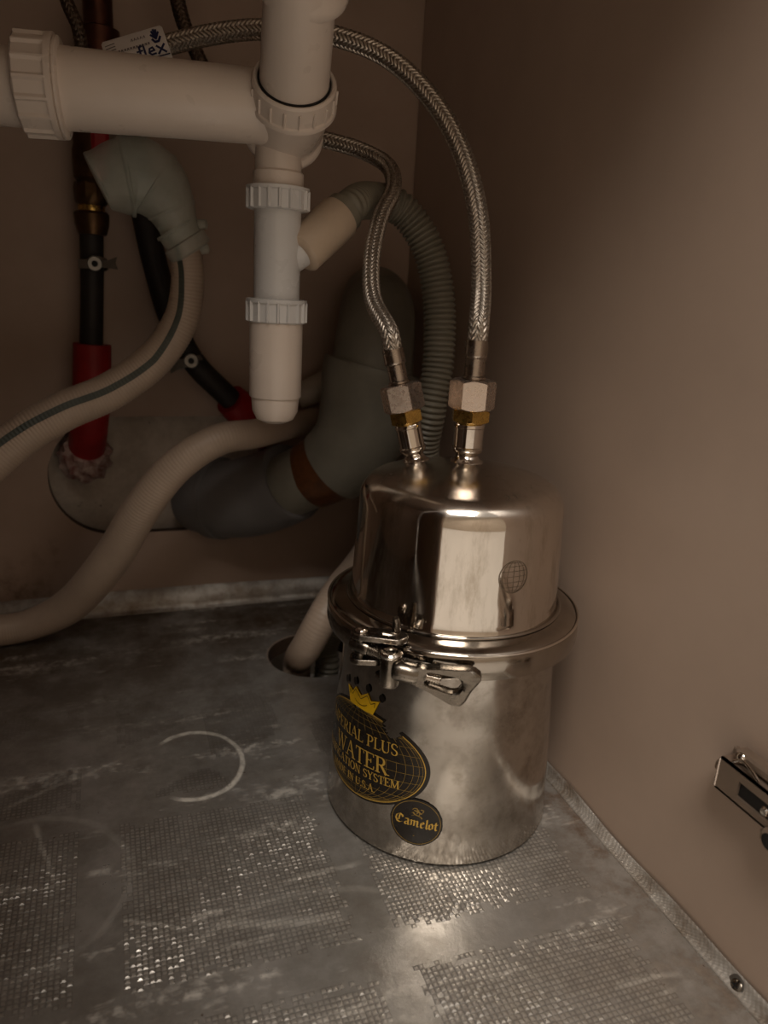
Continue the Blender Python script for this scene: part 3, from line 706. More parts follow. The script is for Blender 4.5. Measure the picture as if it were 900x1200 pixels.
# blackletter word drawn with a broad pen held at 40 degrees
def pen(mb, pts, w, mp, ang=38):
    nx, ny = w / 2 * math.cos(math.radians(ang)), w / 2 * math.sin(math.radians(ang)); e = w * .16
    for a, b in zip(pts[:-1], pts[1:]):
        d2 = np.array(b) - np.array(a); L_ = np.linalg.norm(d2) or 1; nn = np.array([-d2[1], d2[0]]) / L_; s_ = 1 if nn @ np.array([nx, ny]) > 0 else -1
        o_ = nn * e * s_ * .5; N_ = np.array([nx, ny]) + o_
        mb.add([mp(*(np.array(a) + N_)), mp(*(np.array(a) - N_)), mp(*(np.array(b) - N_)), mp(*(np.array(b) + N_))], [(0, 1, 2, 3)])
BL = {'C': (1.05, [[(.85, 1.25), (.55, 1.45), (.22, 1.15), (.15, .6), (.35, .1), (.65, 0), (.92, .25)], [(.55, 1.3), (.5, .35)], [(.85, 1.25), (.92, 1.0)]]),
      'a': (.66, [[(.15, .95), (.38, 1.0), (.5, .85), (.5, .12), (.62, .0)], [(.5, .55), (.18, .42), (.15, .12), (.3, 0), (.5, .15)]]),
      'm': (1.1, [[(.05, .9), (.2, .95), (.2, .1), (.12, .02)], [(.2, .8), (.42, 1.0), (.52, .85), (.52, .1), (.45, .02)], [(.52, .8), (.76, 1.0), (.86, .85), (.86, .12), (.98, 0)]]),
      'e': (.56, [[(.18, .5), (.46, .72), (.34, 1.0), (.15, .82), (.15, .2), (.3, 0), (.5, .18)]]),
      'l': (.36, [[(.08, 1.4), (.2, 1.5), (.2, .15), (.32, 0)]]),
      'o': (.6, [[(.3, 1.0), (.13, .8), (.13, .2), (.3, 0), (.48, .2), (.48, .8), (.3, 1.0)]]),
      't': (.44, [[(.2, 1.3), (.2, .15), (.32, 0), (.42, .1)], [(.05, .92), (.4, .95)]])}
mb = MB(); x = -.0133; hh = .0042; tw = sum(BL[c][0] for c in 'Camelot'); sx = .0268 / (tw * hh)
for c in 'Camelot':
    for st in BL[c][1]: pen(mb, [(x + p_[0] * hh * sx, -.0028 + p_[1] * hh) for p_ in st], .00105, mp1)
    x += BL[c][0] * hh * sx
mb.build('lettering', M['gold'], rb, None)
mb = MB()   # small rampant flourish above the word
for st in ([(-.003, .0042), (-.001, .0055), (.0012, .005), (.002, .007), (.0005, .0085), (-.001, .0078)], [(.002, .007), (.0035, .0078), (.0038, .0095), (.002, .0098)], [(-.001, .0055), (-.0025, .0068), (-.0035, .0062)],
           [(.0005, .0085), (-.0005, .010), (-.0022, .0098), (-.003, .0085)], [(.0012, .005), (.0028, .0045), (.0035, .0035)], [(0, .0062), (.0008, .0092)], [(-.002, .0085), (.003, .0068)]):
    pen(mb, st, .0008, mp1)
pen(mb, [(-.0004, -.0095), (.0004, -.0095)], .0008, mp1); mb.build('emblem', M['golddim'], rb, None)
# etched globe on the lid
ga = -86.0; ez = .1925
def em(x, y):
    a = math.radians(ga) + x / .067; R = Rz(ez + y) + .00012; return PC + np.array([R * math.cos(a), R * math.sin(a), ez + y])
mb = MB(); R0 = .0098
for lam in np.radians(np.arange(-75, 76, 25)): ribbon(mb, [(R0 * math.sin(lam) * math.cos(f_), R0 * math.sin(f_)) for f_ in np.linspace(-1.5, 1.5, 24)], .00024, em, .001)
for f_ in np.radians(np.arange(-60, 61, 20)): ribbon(mb, [(R0 * math.cos(f_) * u_, R0 * math.sin(f_)) for u_ in np.linspace(-1, 1, 16)], .00024, em, .001)
ribbon(mb, arc(0, 0, R0, R0, 0, 360, 50), .0004, em, .001); mb.build('etched_globe', M['etch'], pur, None)

# ---- spigots on the dome and braided hoses
def hexnut(mb, o, ax, ap, h, bore=.004, ref=None):
    n_ = 72; o = np.array(o); ax = unit(ax); ref = np.array([1., 0, 0]) if ref is None else np.array(ref); u = unit(ref - ax * (ref @ ax)); w = np.cross(ax, u); vs = []
    def R_(a): q = (a + pi / 6) % (pi / 3) - pi / 6; return ap / math.cos(q)
    for row in range(6):
        for k in range(n_):
            a = 2 * pi * k / n_; rr = R_(a)
            r, z = [(bore, 0), (ap * .97, 0), (rr, (rr - ap * .97) * .62), (rr, h - (rr - ap * .97) * .62), (ap * .97, h), (bore, h)][row]
            vs.append(o + ax * z + (u * math.cos(a) + w * math.sin(a)) * r)
    mb.add(vs, [(i * n_ + k, i * n_ + (k + 1) % n_, ((i + 1) % 6) * n_ + (k + 1) % n_, ((i + 1) % 6) * n_ + k) for i in range(6) for k in range(n_)]); return mb
face = -unit(fw * [1, 1, 0])       # roughly towards the photographer
def spigot(base, ax, s=1.0, tilt_ref=None):
    ax = unit(ax)
    sp_ = part_empty('spigot', pur, base)
    MB().lathe([(.0001, -.002), (.0105 * s, -.002), (.0108 * s, .0002), (.0100 * s, .0014), (.0084 * s, .0022), (.0072 * s, .0045), (.0076 * s, .0058), (.0095 * s, .0072), (.0100 * s, .0092), (.0101 * s, .0100),
        (.0094 * s, .0106), (.0094 * s, .0225), (.0099 * s, .0230), (.0099 * s, .0246), (.0094 * s, .0252), (.0090 * s, .0266), (.0001, .0266)], base, ax, 48).build('neck', M['chrome'], sp_, 40)
    hexnut(MB(), base + ax * .0262, ax, .0112 * s, .0085, ref=face + rt * .57).build('brass_nut', M['brass'], sp_, 30)
    return base + ax * .0349
rad_dir = unit(rt * [1, 1, 0])
# right spigot: vertical, a little behind the centre
bR = PC + np.array([0, 0, domez(.0)]) + unit(fw * [1, 1, 0]) * .008 + rad_dir * .002; bR[2] = domez(.008) - .0005
tR = spigot(bR, (0, 0, 1))
offL = -rad_dir * .0305 + unit(fw * [1, 1, 0]) * .0165; bL = PC + offL; bL[2] = domez(float(np.linalg.norm(offL))) - .001
axL = unit(np.array([0, 0, 1.]) - rad_dir * .27 + unit(fw * [1, 1, 0]) * .05); tL = spigot(bL, axL, .88)
def braid_tube(pts, r, pitch=.0031, cols=10, seg=100):
    pts = resample(np.hstack([pts]), .0004)
    def rf(rad, l, a):
        c = a * cols / (2 * pi); f = c - np.floor(c) - .5; sg = np.where(np.floor(c) % 2 < .5, 1, -1)
        ph = l / pitch + sg * f * 1.25
        h = (0.5 + .5 * np.cos(2 * pi * ph)) * (1 - (2 * np.abs(f)) ** 4 * .6)
        return rad * (1 + .15 * (h - .6))
    mb = MB(); mb.tube(pts[:, :3], r, seg, rfun=rf); return mb
def hose_end(th, top, ax, turn, s=1.0):
    """hex nut, collar and ferrule; returns where the braid starts"""
    ax = unit(ax)
    hexnut(MB(), top - ax * .0006, ax, .0127 * s, .0185 * s, .0062, ref=face + rt * turn).build('hex_nut', M['nut'], th, 30)
    MB().lathe([(.0066 * s, .013 * s), (.0068 * s, .0180 * s), (.0076 * s, .0186 * s), (.0076 * s, .0198 * s), (.0064 * s, .0206 * s), (.0064 * s, .0310 * s), (.0072 * s, .0318 * s), (.0075 * s, .0330 * s), (.0073 * s, .0340 * s), (.0073 * s, .0420 * s), (.0060 * s, .0424 * s)], top, ax, 40).build('ferrule', M['ferrule'], th, 35)
    return top + ax * .041 * s
h1 = thing('braided_hose', 'steel braided flexible hose arching high from the right spigot to behind the white pipe', 'hose', tR, 'braided steel hoses')
bs = hose_end(h1, tR, (0, 0, 1), .0)
dR = depth(bs)
path = [bs - [0, 0, .002], bs + [0, 0, .012], P(564, 330, .465), P(560, 250, .470), P(540, 175, .478), P(505, 115, .486), P(455, 68, .492), P(395, 43, .495), P(340, 36, .496), P(290, 35, .496), P(240, 42, .496), P(195, 53, .496), P(150, 66, .497), P(112, 84, .505)]
braid_tube(spline(path, 16), .0062).build('braided_tube', M['braid'], h1, 60)
# white paper tag wrapped round the hose
def tagpt(u_, v_, off=0.0):
    a = np.array([118, 50]) * (1 - u_) + np.array([189, 29]) * u_; b = np.array([131, 92]) * (1 - u_) + np.array([204, 72]) * u_
    q = a * (1 - v_) + b * v_; return P(q[0], q[1], .4875 - .006 * math.sin(min(1, v_ * 1.1) * pi) - off)
mb = MB(); NU, NV = 24, 16; vs = []; fs = []
def rr_(u_, v_):   # rounded corners
    return u_, v_
for s_ in (0, 1):
    for i in range(NU + 1):
        for j in range(NV + 1):
            u_, v_ = i / NU, j / NV; k_ = .10
            if v_ < .001: u_ = .03 + u_ * .94
            vs.append(tagpt(u_, v_, -.0004 * s_))
q = (NU + 1) * (NV + 1); ix = lambda i, j, s_=0: s_ * q + i * (NV + 1) + j
for i in range(NU):
    for j in range(NV): fs.append((ix(i, j), ix(i + 1, j), ix(i + 1, j + 1), ix(i, j + 1))); fs.append((ix(i, j, 1), ix(i, j + 1, 1), ix(i + 1, j + 1, 1), ix(i + 1, j, 1)))
for i in range(NU): fs.append((ix(i, 0), ix(i, 0, 1), ix(i + 1, 0, 1), ix(i + 1, 0))); fs.append((ix(i, NV), ix(i + 1, NV), ix(i + 1, NV, 1), ix(i, NV, 1)))
for j in range(NV): fs.append((ix(0, j), ix(0, j + 1), ix(0, j + 1, 1), ix(0, j, 1))); fs.append((ix(NU, j), ix(NU, j, 1), ix(NU, j + 1, 1), ix(NU, j + 1)))
mb.add(vs, fs); tg = mb.build('paper_tag', M['paper'], h1, 60); tg['label'] = 'white paper tag with blue crown and the word flex'
tm = lambda x, y: tagpt(x, 1 - y, .0004)      # x right 0..1, y up 0..1
def tstroke(mb, pts, w):
    P2 = [pts[0]]
    for a, b in zip(pts[:-1], pts[1:]):
        n_ = max(1, int(math.hypot(b[0] - a[0], b[1] - a[1]) / .07)); P2 += [(a[0] + (b[0] - a[0]) * k / n_, a[1] + (b[1] - a[1]) * k / n_) for k in range(1, n_ + 1)]
    for a, b in zip(P2[:-1], P2[1:]):
        a = np.array(a); b = np.array(b); asp = np.array([1, .56]); d2 = (b - a) * asp; L_ = np.linalg.norm(d2) or 1; nn = np.array([-d2[1], d2[0]]) / L_ / asp * w / 2; ex = (b - a) / L_ * w * .3
        mb.add([tm(*(a - ex + nn)), tm(*(a - ex - nn)), tm(*(b + ex - nn)), tm(*(b + ex + nn))], [(0, 1, 2, 3)])
mb = MB(); w = .032   # flex
x = .50; y = .30; s_ = .30
tstroke(mb, [(x + .09, y + s_ * 1.05), (x + .05, y + s_ * 1.0), (x + .04, y)], w); tstroke(mb, [(x, y + s_ * .62), (x + .09, y + s_ * .64)], w * .8)
x = .62; tstroke(mb, [(x, y + s_ * 1.1), (x, y)], w)
x = .68; tstroke(mb, [(x + .01, y + s_ * .36), (x + .09, y + s_ * .40), (x + .07, y + s_ * .68), (x + .02, y + s_ * .62), (x, y + s_ * .3), (x + .03, y + .02), (x + .10, y + .03)], w * .9)
x = .82; tstroke(mb, [(x, y + s_ * .7), (x + .12, y)], w); tstroke(mb, [(x + .12, y + s_ * .7), (x, y)], w)
tstroke(mb, [(.66, y - .07), (.98, y - .07)], .02)
for k in range(5):      # crown logo
    a = math.radians(150 - k * 28); cxx, cyy = .85, .70; tstroke(mb, [(cxx, cyy), (cxx + .075 * math.cos(a), cyy + .24 * max(.3, math.sin(a)))], .032)
tstroke(mb, [(.79, .70), (.82, .62), (.88, .62), (.92, .72)], .035)
mb.build('blue_print', M['ink'], tg, None)
mb = MB()
for k in range(4): tstroke(mb, [(.05, .86 - k * .08), (.20, .88 - k * .08)], .012)
for k in range(11): x = .22 + k * .048; tstroke(mb, [(x, .60), (x + .012, .66), (x + .026, .60), (x + .030, .66)], .010)
for k in range(5): x = .46 + k * .05; tstroke(mb, [(x, .80), (x + .02, .86), (x + .03, .80)], .010)
mb.build('grey_print', M['greyink'], tg, None)

h2 = thing('braided_hose', 'lower steel braided flexible hose curving down to the left leaning spigot', 'hose', tL, 'braided steel hoses')
del h1['group'], h2['group']
bs = hose_end(h2, tL, axL, -.15, .93)
path = [bs - axL * .002, bs + axL * .012, P(437, 350, .487), P(436, 300, .500), P(446, 255, .515), P(461, 222, .53), P(455, 195, .545), P(425, 177, .555), P(385, 165, .56), P(340, 156, .565), P(300, 150, .57)]
braid_tube(spline(path, 16), .0058).build('braided_tube', M['braid'], h2, 60)

# ------------------------------------------------------------------ white waste plumbing
dr = thing('waste_pipe', 'white plastic sink waste with horizontal pipe, ribbed union nuts and bottle trap', 'pipe', P(325, 300, .48))
def ribbed(mb, o, ax, r, h, n_=14, seg=112, depth_=.0016, bore=None, ref=None, flange=True):
    def rf(rr, hh, a):
        if rr < r * .97: return rr
        ph = (a * n_ / (2 * pi)) % 1.0; return rr + (depth_ if ph < .16 else (0 if ph < .86 else depth_ * (ph - .86) / .14 * .0))
    pr = [(bore or r * .8, 0), (r * .96, 0), (r, h * .06), (r, h * .86)]
    if flange: pr += [(r * 1.0, h * .86)]
    mb.lathe(pr + [(r * .96, h * .97), (bore or r * .8, h)], o, ax, seg, ref=ref, cap=False, rfun=rf)
    if flange: mb.lathe([(r * .9, h * .8), (r * 1.055, h * .82), (r * 1.06, h * .97), (r * .95, h)], o, ax, 64, cap=False)
    return mb
# horizontal pipe
a0 = P(-140, 92, .415); a1 = P(330, 128, .462)
hx = unit(a1 - a0)
p_l = P(46, 104, .428); rh = 42.5 * .44 / FPX
j0 = P(72, 104, .431)
MB().tube([j0 - hx * .012, j0, j0 + (a1 - j0) * .5, a1], [rh * 1.01, rh * 1.02, rh * .99, rh * .975], 48).build('horizontal_pipe', M['white_pvc'], dr, 40)
MB().tube([a0 - (0, 0, 0), p_l], [rh * .96, rh * .96], 48).build('inlet_pipe', M['white_pvc'], dr, 40)
ribbed(MB(), P(24, 99, .426), hx, 53 * .428 / FPX, .0215, 16, 128, bore=rh * .9).build('union_nut', M['white_pvc'], dr, 30)
MB().lathe([(.0255, 0), (.0268, .0008), (.0268, .0022), (.0255, .003)], P(70, 104, .431), hx, 64).build('nut_flange', M['white_pvc'], dr, 40)
# tilted vertical inlet pipe with ring nut
rc = P(345, 98, .440)                 # centre of the ring mouth
vtop = P(355, -60, .372); vx = unit(vtop - rc)
r1 = 41 * .437 / FPX
print('tilt', math.degrees(math.acos(abs(vx @ fw))))
L_ = np.linalg.norm(vtop - rc)
MB().tube([rc - vx * .012, rc, rc + vx * L_ * .5, vtop, vtop + vx * .05], [r1, r1, r1 * .955, r1 * .90, r1 * .86], 56).build('vertical_pipe', M['white_pvc'], dr, 40)
ro = 52.5 * .44 / FPX
ringm = MB().lathe([(r1 + .0012, -.004), (r1 + .0012, .0015), (r1 + .0020, .0026), (ro * .90, .0030), (ro * .945, .0015), (ro * .95, -.002), (ro * .95, -.010), (ro * .99, -.0108), (ro * 1.0, -.0118), (ro * 1.0, -.0135), (ro * .95, -.0145), (r1, -.0145)], rc, vx, 96, cap=False)
ringm.build('ring_nut', M['white_pvc'], dr, 35)
mb = MB(); ux = unit(np.cross(vx, (1, 0, 0))); wx = np.cross(vx, ux)
for k in range(18):
    a = 2 * pi * k / 18; e = ux * math.cos(a) + wx * math.sin(a); tt = np.cross(vx, e); mb.box(rc - vx * .0055 + e * ro * .955, (.0022, .0014, .0095), np.stack([e, tt, vx], 1), bev=.0004)
mb.build('grip_ribs', M['white_pvc'], dr, 30, kind='stuff')
MB().lathe([(r1 + .0001, .0028), (r1 + .0011, .0028), (r1 + .0011, .0016), (r1 + .0001, .0016)], rc, vx, 80, cap=False).build('rubber_seal', M['rubber'], dr, 40)
# tee body below the ring nut
tb = P(333, 150, .480); bx = unit(rc - tb)
r2 = 48 * .47 / FPX
LB_ = float(np.linalg.norm(rc - tb))
MB().lathe([(r2 * .2, -.022), (r2 * .6, -.020), (r2 * .86, -.014), (r2 * .94, -.008), (r2 * 1.0, -.0065), (r2 * 1.02, -.004), (r2 * 1.0, -.0015), (r2 * .93, 0), (r2 * .91, .003), (r2 * .96, .006), (r2 * .96, LB_ - .012)], tb, bx, 72).build('tee_body', M['white_pvc'], dr, 40)
# vertical bottle trap
va = P(327, 150, .474); vb = va.copy(); 
def vz(py):   # point straight below va seen at image row py
    lo, hi = -.1, .5
    for _ in range(40):
        mid_ = (lo + hi) / 2; p_ = va - [0, 0, mid_]; q_ = p_ - CAMP; yy = 600 + FPX * (-(q_ @ dn) * -1) / (q_ @ fw)
        if yy < py: lo = mid_
        else: hi = mid_
    return va - [0, 0, mid_ + 0]
def seg_(y0, y1, w0, w1, name, mat, extra=None):
    p0, p1 = vz(y0), vz(y1); r0_, r1_ = w0 / 2 * depth(p0) / FPX, w1 / 2 * depth(p1) / FPX
    return p0, p1, r0_, r1_
DN = np.array([0, 0, -1.])
p0, p1, ra, rb_ = seg_(158, 222, 58, 60, '', None); MB().lathe([(ra * .94, 0), (ra * .94, .66 * np.linalg.norm(p1 - p0)), (ra * 1.04, .7 * np.linalg.norm(p1 - p0)), (ra * 1.04, np.linalg.norm(p1 - p0))], p0, DN, 48).build('spigot_tube', M['white_pvc'], dr, 40)
p0 = vz(219); r_n = 36 * depth(p0) / FPX; ribbed(MB(), vz(247), -DN, r_n * .97, np.linalg.norm(vz(247) - p0), 18, 144, bore=.014).build('upper_nut', M['white_pvc2'], dr, 30)
p0, p1, ra, rb_ = seg_(240, 362, 55, 56, '', None); MB().lathe([(ra, 0), (ra, np.linalg.norm(p1 - p0))], p0, DN, 48).build('branch_body', M['white_pvc2'], dr, 40)
p0 = vz(350); r_n = 34.5 * depth(p0) / FPX; ribbed(MB(), vz(378), -DN, r_n * .97, np.linalg.norm(vz(378) - p0), 18, 144, bore=.014).build('lower_nut', M['white_pvc2'], dr, 30)
p0, p1, ra, rb_ = seg_(374, 470, 62, 60, '', None); Lc = float(np.linalg.norm(p1 - p0)); p2 = vz(488)
MB().lathe([(ra * .98, 0), (ra, Lc * .08), (rb_ * 1.0, Lc * .93), (rb_ * .985, Lc * .94), (rb_ * .93, Lc * .945), (rb_ * .92, Lc * .97), (rb_ * .88, Lc * 1.12), (rb_ * .72, Lc * 1.22), (rb_ * .4, Lc * 1.27), (.0005, Lc * 1.28)], p0, DN, 56).build('trap_cup', M['white_pvc'], dr, 30)
# y-branch
b0 = vz(318) + 0; b1 = P(352, 297, depth(b0) - .000); b2 = P(399, 253, depth(b0) + .012); bx = unit(b2 - b1)
MB().tube([b0, b1, b1 + bx * .006], [.0085, .0095, .0105], 36).build('branch_neck', M['white_pvc2'], dr, 40)
rr_b = 26 * depth(b1) / FPX
MB().lathe([(rr_b * .78, -.001), (rr_b * .92, 0), (rr_b, .0015), (rr_b * 1.03, np.linalg.norm(b2 - b1) * .96), (rr_b * .96, np.linalg.norm(b2 - b1))], b1, bx, 48).build('branch_socket', M['tan_pvc'], dr, 35)
# nut high on the vertical pipe
tn = P(356, -14, .395); MB().lathe([(r1 * .88, -.004), (r1 * 1.14, -.0032), (r1 * 1.18, -.0014), (r1 * 1.18, .003), (r1 * 1.12, .006), (r1 * 1.12, .018), (r1 * .9, .02)], tn, vx, 72).build('top_nut', M['white_pvc'], dr, 35)

# ------------------------------------------------------------------ hoses
def corrugated(rows, pitch, amp, name, mat, parent, step=None, seg=40):
    q = resample(spline(rows, 24), step or pitch / 8); mb = MB()
    mb.tube(q[:, :3], q[:, 3], seg, rfun=lambda r, l, a: np.full(len(a), r * (1 - amp + amp * (0.5 + .5 * math.cos(2 * pi * l / pitch)) ** .6 * 1.0)))
    return mb.build(name, mat, parent, 80)
dB2 = depth(b2)
rows = [[*(b2 - bx * .004), .0108], [*(b2 + bx * .012), .0118]] + list(map(list, ppath([(432, 235, dB2 + .035, 42), (470, 245, dB2 + .05, 40), (501, 290, dB2 + .06, 39), (514, 350, dB2 + .068, 39), (514, 420, dB2 + .075, 38), (505, 480, dB2 + .082, 37), (497, 535, .615, 36)])))
hose_f = F(395, 788, -.02); rows += [[.262, .560, .16, .0125], [.245, .600, .085, .0130], [HC[0] + .018, HC[1] - .001, .022, .0122], [HC[0] + .0115, HC[1] - .008, -.01, .0122], [HC[0] + .0105, HC[1] - .009, -.03, .0122], [HC[0] + .010, HC[1] - .009, -.09, .0122]]
gh = thing('corrugated_hose', 'grey ribbed drain hose looping from the trap branch down behind the purifier', 'hose', rows[5][:3])
corrugated(rows, .0042, .16, 'ribbed_tube', M['corr'], gh, .0006)
MB().lathe([(rr_b * .70, -.003), (rr_b * .93, -.002), (rr_b * .93, .0045), (rr_b * .7, .006)], b2 + bx * .001, bx, 40).build('cuff', M['corr'], gh, 35)
# beige hose from left over to behind grey pipe and down through the hole
rows = [F(-75, 760, .0165)]
rows = [[*F(-80, 756, .015), .0150], [*F(-20, 742, .016), .0150], [*F(35, 732, .019), .0150]]
rows += list(map(list, wpath([(85, 707, .065, 42), (130, 655, .100, 44), (165, 598, .125, 43), (205, 548, .135, 41), (255, 516, .135, 37), (300, 508, .116, 34), (330, 501, .074, 31), (354, 496, .036, 30), (385, 492, .020, 29), (425, 516, .018, 29), (440, 575, .024, 29), (432, 640, .045, 32)])))
rows += [[*P(392, 700, .672), .0145], [*P(361, 755, .668), .0142], [HC[0] - .0155, HC[1] + .0015, -.006, .0138], [HC[0] - .0165, HC[1] + .001, -.03, .0136], [HC[0] - .0165, HC[1], -.09, .0136]]
bh = thing('drain_hose', 'thick beige ribbed hose sweeping from the lower left over the wall opening', 'hose', rows[0][:3])
corrugated(rows, .0028, .02, 'ribbed_tube', M['beige_hose'], bh, .0006)
# pale hose crossing behind the trap
rows = wpath([(348, 466, .0175, 26), (354, 463, .0185, 28), (368, 457, .020, 32), (398, 442, .019, 32), (430, 430, .018, 30)])
rows = [list(r) for r in rows]
ph = thing('short_hose', 'pale smooth hose passing between the white trap and the grey pipe', 'hose', rows[2][:3])
corrugated(rows, .004, .02, 'hose_tube', M['pale_hose'], ph)
# washing machine hose with dark stripe
rows = wpath([(216, 285, .125, 36), (220, 325, .125, 38), (212, 375, .125, 40), (180, 422, .125, 42), (130, 458, .125, 44), (75, 482, .13, 46), (25, 512, .135, 47), (-30, 560, .14, 48), (-90, 625, .13, 48)])
rows = [list(r) for r in rows]
wh = thing('striped_hose', 'cream ribbed hose with a dark stripe hanging from the milky plastic elbow', 'hose', rows[0][:3])
corrugated(rows, .0028, .03, 'ribbed_tube', M['beige_hose'], wh, .0006)
# stripe: a narrow raised band laid on the hose surface, facing the room
q = resample(spline(rows, 24), .0006); C_, R_ = q[:, :3], q[:, 3]; T = np.gradient(C_, axis=0); T /= np.linalg.norm(T, axis=1)[:, None]
vs = []; fp = None; S_ = [None] * len(C_)
for i in reversed(range(len(C_))):
    view = unit(CAMP - C_[i]); e = unit(view - T[i] * (view @ T[i])); f = np.cross(T[i], e); f = f if (f @ dn < 0 if fp is None else f @ fp > 0) else -f; fp = f
    tw_ = np.interp(i / len(C_), [0, .12, .3, .6, .8, 1], [.5, .3, .0, .25, .5, .5]); row_ = []
    for k in range(5):
        a = tw_ - .17 + .085 * k; bmp = .0002 + .0003 * (0.5 + .5 * math.cos(2 * pi * i * .0006 / .0030)); row_.append(C_[i] + (e * math.cos(a) + f * math.sin(a)) * (R_[i] + bmp))
    S_[i] = row_
for row_ in S_: vs += row_
mb = MB(); mb.add(vs, [(i * 5 + k, i * 5 + k + 1, i * 5 + 6 + k, i * 5 + 5 + k) for i in range(len(C_) - 1) for k in range(4)]); mb.build('dark_stripe', M['stripe'], wh, 80)

# milky elbow
me_ = thing('plastic_elbow', 'milky translucent plastic elbow with clamp under the horizontal white pipe', 'pipe fitting', W(170, 215, .12))
rows = np.array([list(r) for r in wpath([(114, 213, .125, 60), (120, 211, .125, 66), (140, 208, .125, 80), (162, 208, .125, 88), (182, 219, .125, 80), (197, 238, .125, 62), (207, 260, .125, 48), (214, 280, .125, 42)])])
q = resample(spline(rows, 12), .0008)
def rib(r, l, a): 
    k = 1 + .035 * (1 if (l % .021) < .0020 else 0); return r * (k + .022 * ((a * 12 / (2 * pi)) % 1 < .12))
MB().tube(q[:, :3], q[:, 3], 56, rfun=rib).build('elbow_shell', M['milky'], me_, 50)
c_a, c_b = W(205, 266, .125), W(222, 292, .125); cx_ = unit(c_b - c_a); rc_ = 24 * depth(c_a) / FPX
MB().lathe([(rc_ * .8, 0), (rc_ * 1.04, 0), (rc_ * 1.08, .002), (rc_ * .98, .003), (rc_ * .98, .011), (rc_ * 1.12, .012), (rc_ * 1.12, .021), (rc_ * 1.0, .0225), (rc_ * .8, .0225)], c_a, cx_, 48).build('hose_clamp', M['milky'], me_, 35)
for q_ in ((236, 263), (238, 292)):
    mb = MB().lathe([(.001, -.005), (.0036, -.004), (.0042, 0), (.0036, .004), (.001, .005)], W(*q_, .128), rt, 20); mb.build('lug', M['milky'], me_, 50)
for q_ in ((190, 262, 30), (196, 250, 22)):
    mb = MB().box(W(q_[0], q_[1], .128), (.006, .004, .012), np.stack([unit(rt), unit(np.cross(rt, dn)), unit(dn)], 1), bev=.001); mb.build('flat_tab', M['milky'], me_, 30)

# ------------------------------------------------------------------ grey waste pipe
gp = thing('grey_drainpipe', 'thick grey plastic drainpipe bending from the wall to the opening with a brown sleeve', 'pipe', W(410, 500, .07))
def wt(rows, name, mat, seg=56, n_=16, sm=45):
    rows = wpath(rows); q = resample(spline(rows, n_), .002); return MB().tube(q[:, :3], q[:, 3], seg).build(name, mat, gp, sm)
wt([(440, 352, .004, 72), (440, 352, .030, 76), (442, 364, .074, 86), (440, 395, .100, 92), (436, 430, .112, 96), (436, 452, .114, 96)], 'upper_elbow', M['grey_pvc'])
wt([(437, 429, .113, 112), (436, 433, .113, 114), (434, 440, .113, 114), (431, 468, .114, 110), (427, 496, .114, 110), (416, 520, .112, 104), (402, 536, .106, 98), (391, 545, .100, 94)], 'socket_bend', M['grey_pvc'])
wt([(402, 539, .110, 78), (330, 573, .064, 76)], 'joint_pipe', M['grey_pvc'])
wt([(404, 537, .111, 87), (390, 545, .102, 85), (372, 554, .090, 82), (366, 557, .086, 80)], 'brown_sleeve', M['brown_rub'])
wt([(344, 563, .069, 92), (340, 565, .066, 95), (318, 575, .052, 94), (292, 582, .038, 94), (266, 585, .022, 90), (246, 584, .006, 84), (234, 583, -.008, 80)], 'lower_elbow', M['grey_pvc2'])
wt([(262, 584, .020, 97), (250, 584, .010, 94)], 'elbow_collar', M['grey_pvc2'])

# ------------------------------------------------------------------ black pipes at the back
def seal(loc): return loc
bp1 = thing('insulated_pipe', 'upright black water pipe with brass unions and red sleeve at far left', 'pipe', W(107, 400, .03))
def wpart(rows, name, mat, parent, seg=32, step=.003, sm=45, rf=None):
    rows = wpath(rows); q = resample(spline(rows, 12), step); return MB().tube(q[:, :3], q[:, 3], seg, rfun=rf).build(name, mat, parent, sm)
wpart([(107, 262, .03, 27), (108, 330, .03, 26), (107, 405, .03, 26), (107, 420, .03, 26)], 'black_sleeve', M['black_pipe'], bp1)
wpart([(108, 403, .03, 42), (108, 430, .03, 42), (107, 470, .028, 42), (104, 505, .015, 42), (101, 530, -.004, 40), (99, 543, -.022, 38)], 'red_sleeve', M['red'], bp1)
wpart([(103, 522, .002, 50), (100, 535, -.010, 56), (99, 545, -.019, 50)], 'torn_lining', M['torn'], bp1, rf=lambda r, l, a: r * (1 + .10 * np.sin(a * 7 + l * 300) + .05 * np.sin(a * 13)))
def wlathe(px, y0, y1, off, prof, name, mat, parent, n_=None, sm=35, hexa=False):
    a = W(px, y0, off); b = W(px, y1, off); b = a - np.array([0, 0, a[2] - b[2]]); L = float(np.linalg.norm(b - a)); k = depth(a) / FPX
    return MB().lathe([(r * k, h * L) for r, h in prof], a, b - a, n_ or 40).build(name, mat, parent, sm)
wlathe(107, 248, 276, .03, [(8, 0), (18, 0), (20, .1), (19, .55), (16, .95), (12, 1)], 'lower_union', M['dark_brass'], bp1, 12)
wlathe(107, 238, 250, .03, [(14, 0), (15, .3), (15, .8), (14, 1)], 'bright_ring', M['brass'], bp1)
wlathe(106, 213, 243, .03, [(10, 0), (18, .05), (19.5, .3), (18.5, .8), (14, 1)], 'upper_union', M['dark_brass'], bp1, 10)
wlathe(104, 120, 216, .032, [(22, 0), (22, .3), (20, .5), (22, .6), (22, .92), (15, 1)], 'valve_body', M['dark_brass'], bp1, 24)
wlathe(112, -40, 125, .032, [(17, 0), (17, .42), (24, .44), (25, .75), (19, .78), (18, 1)], 'riser', M['copper'], bp1, 24)
hp = W(118, 180, .055); kk = depth(hp) / FPX
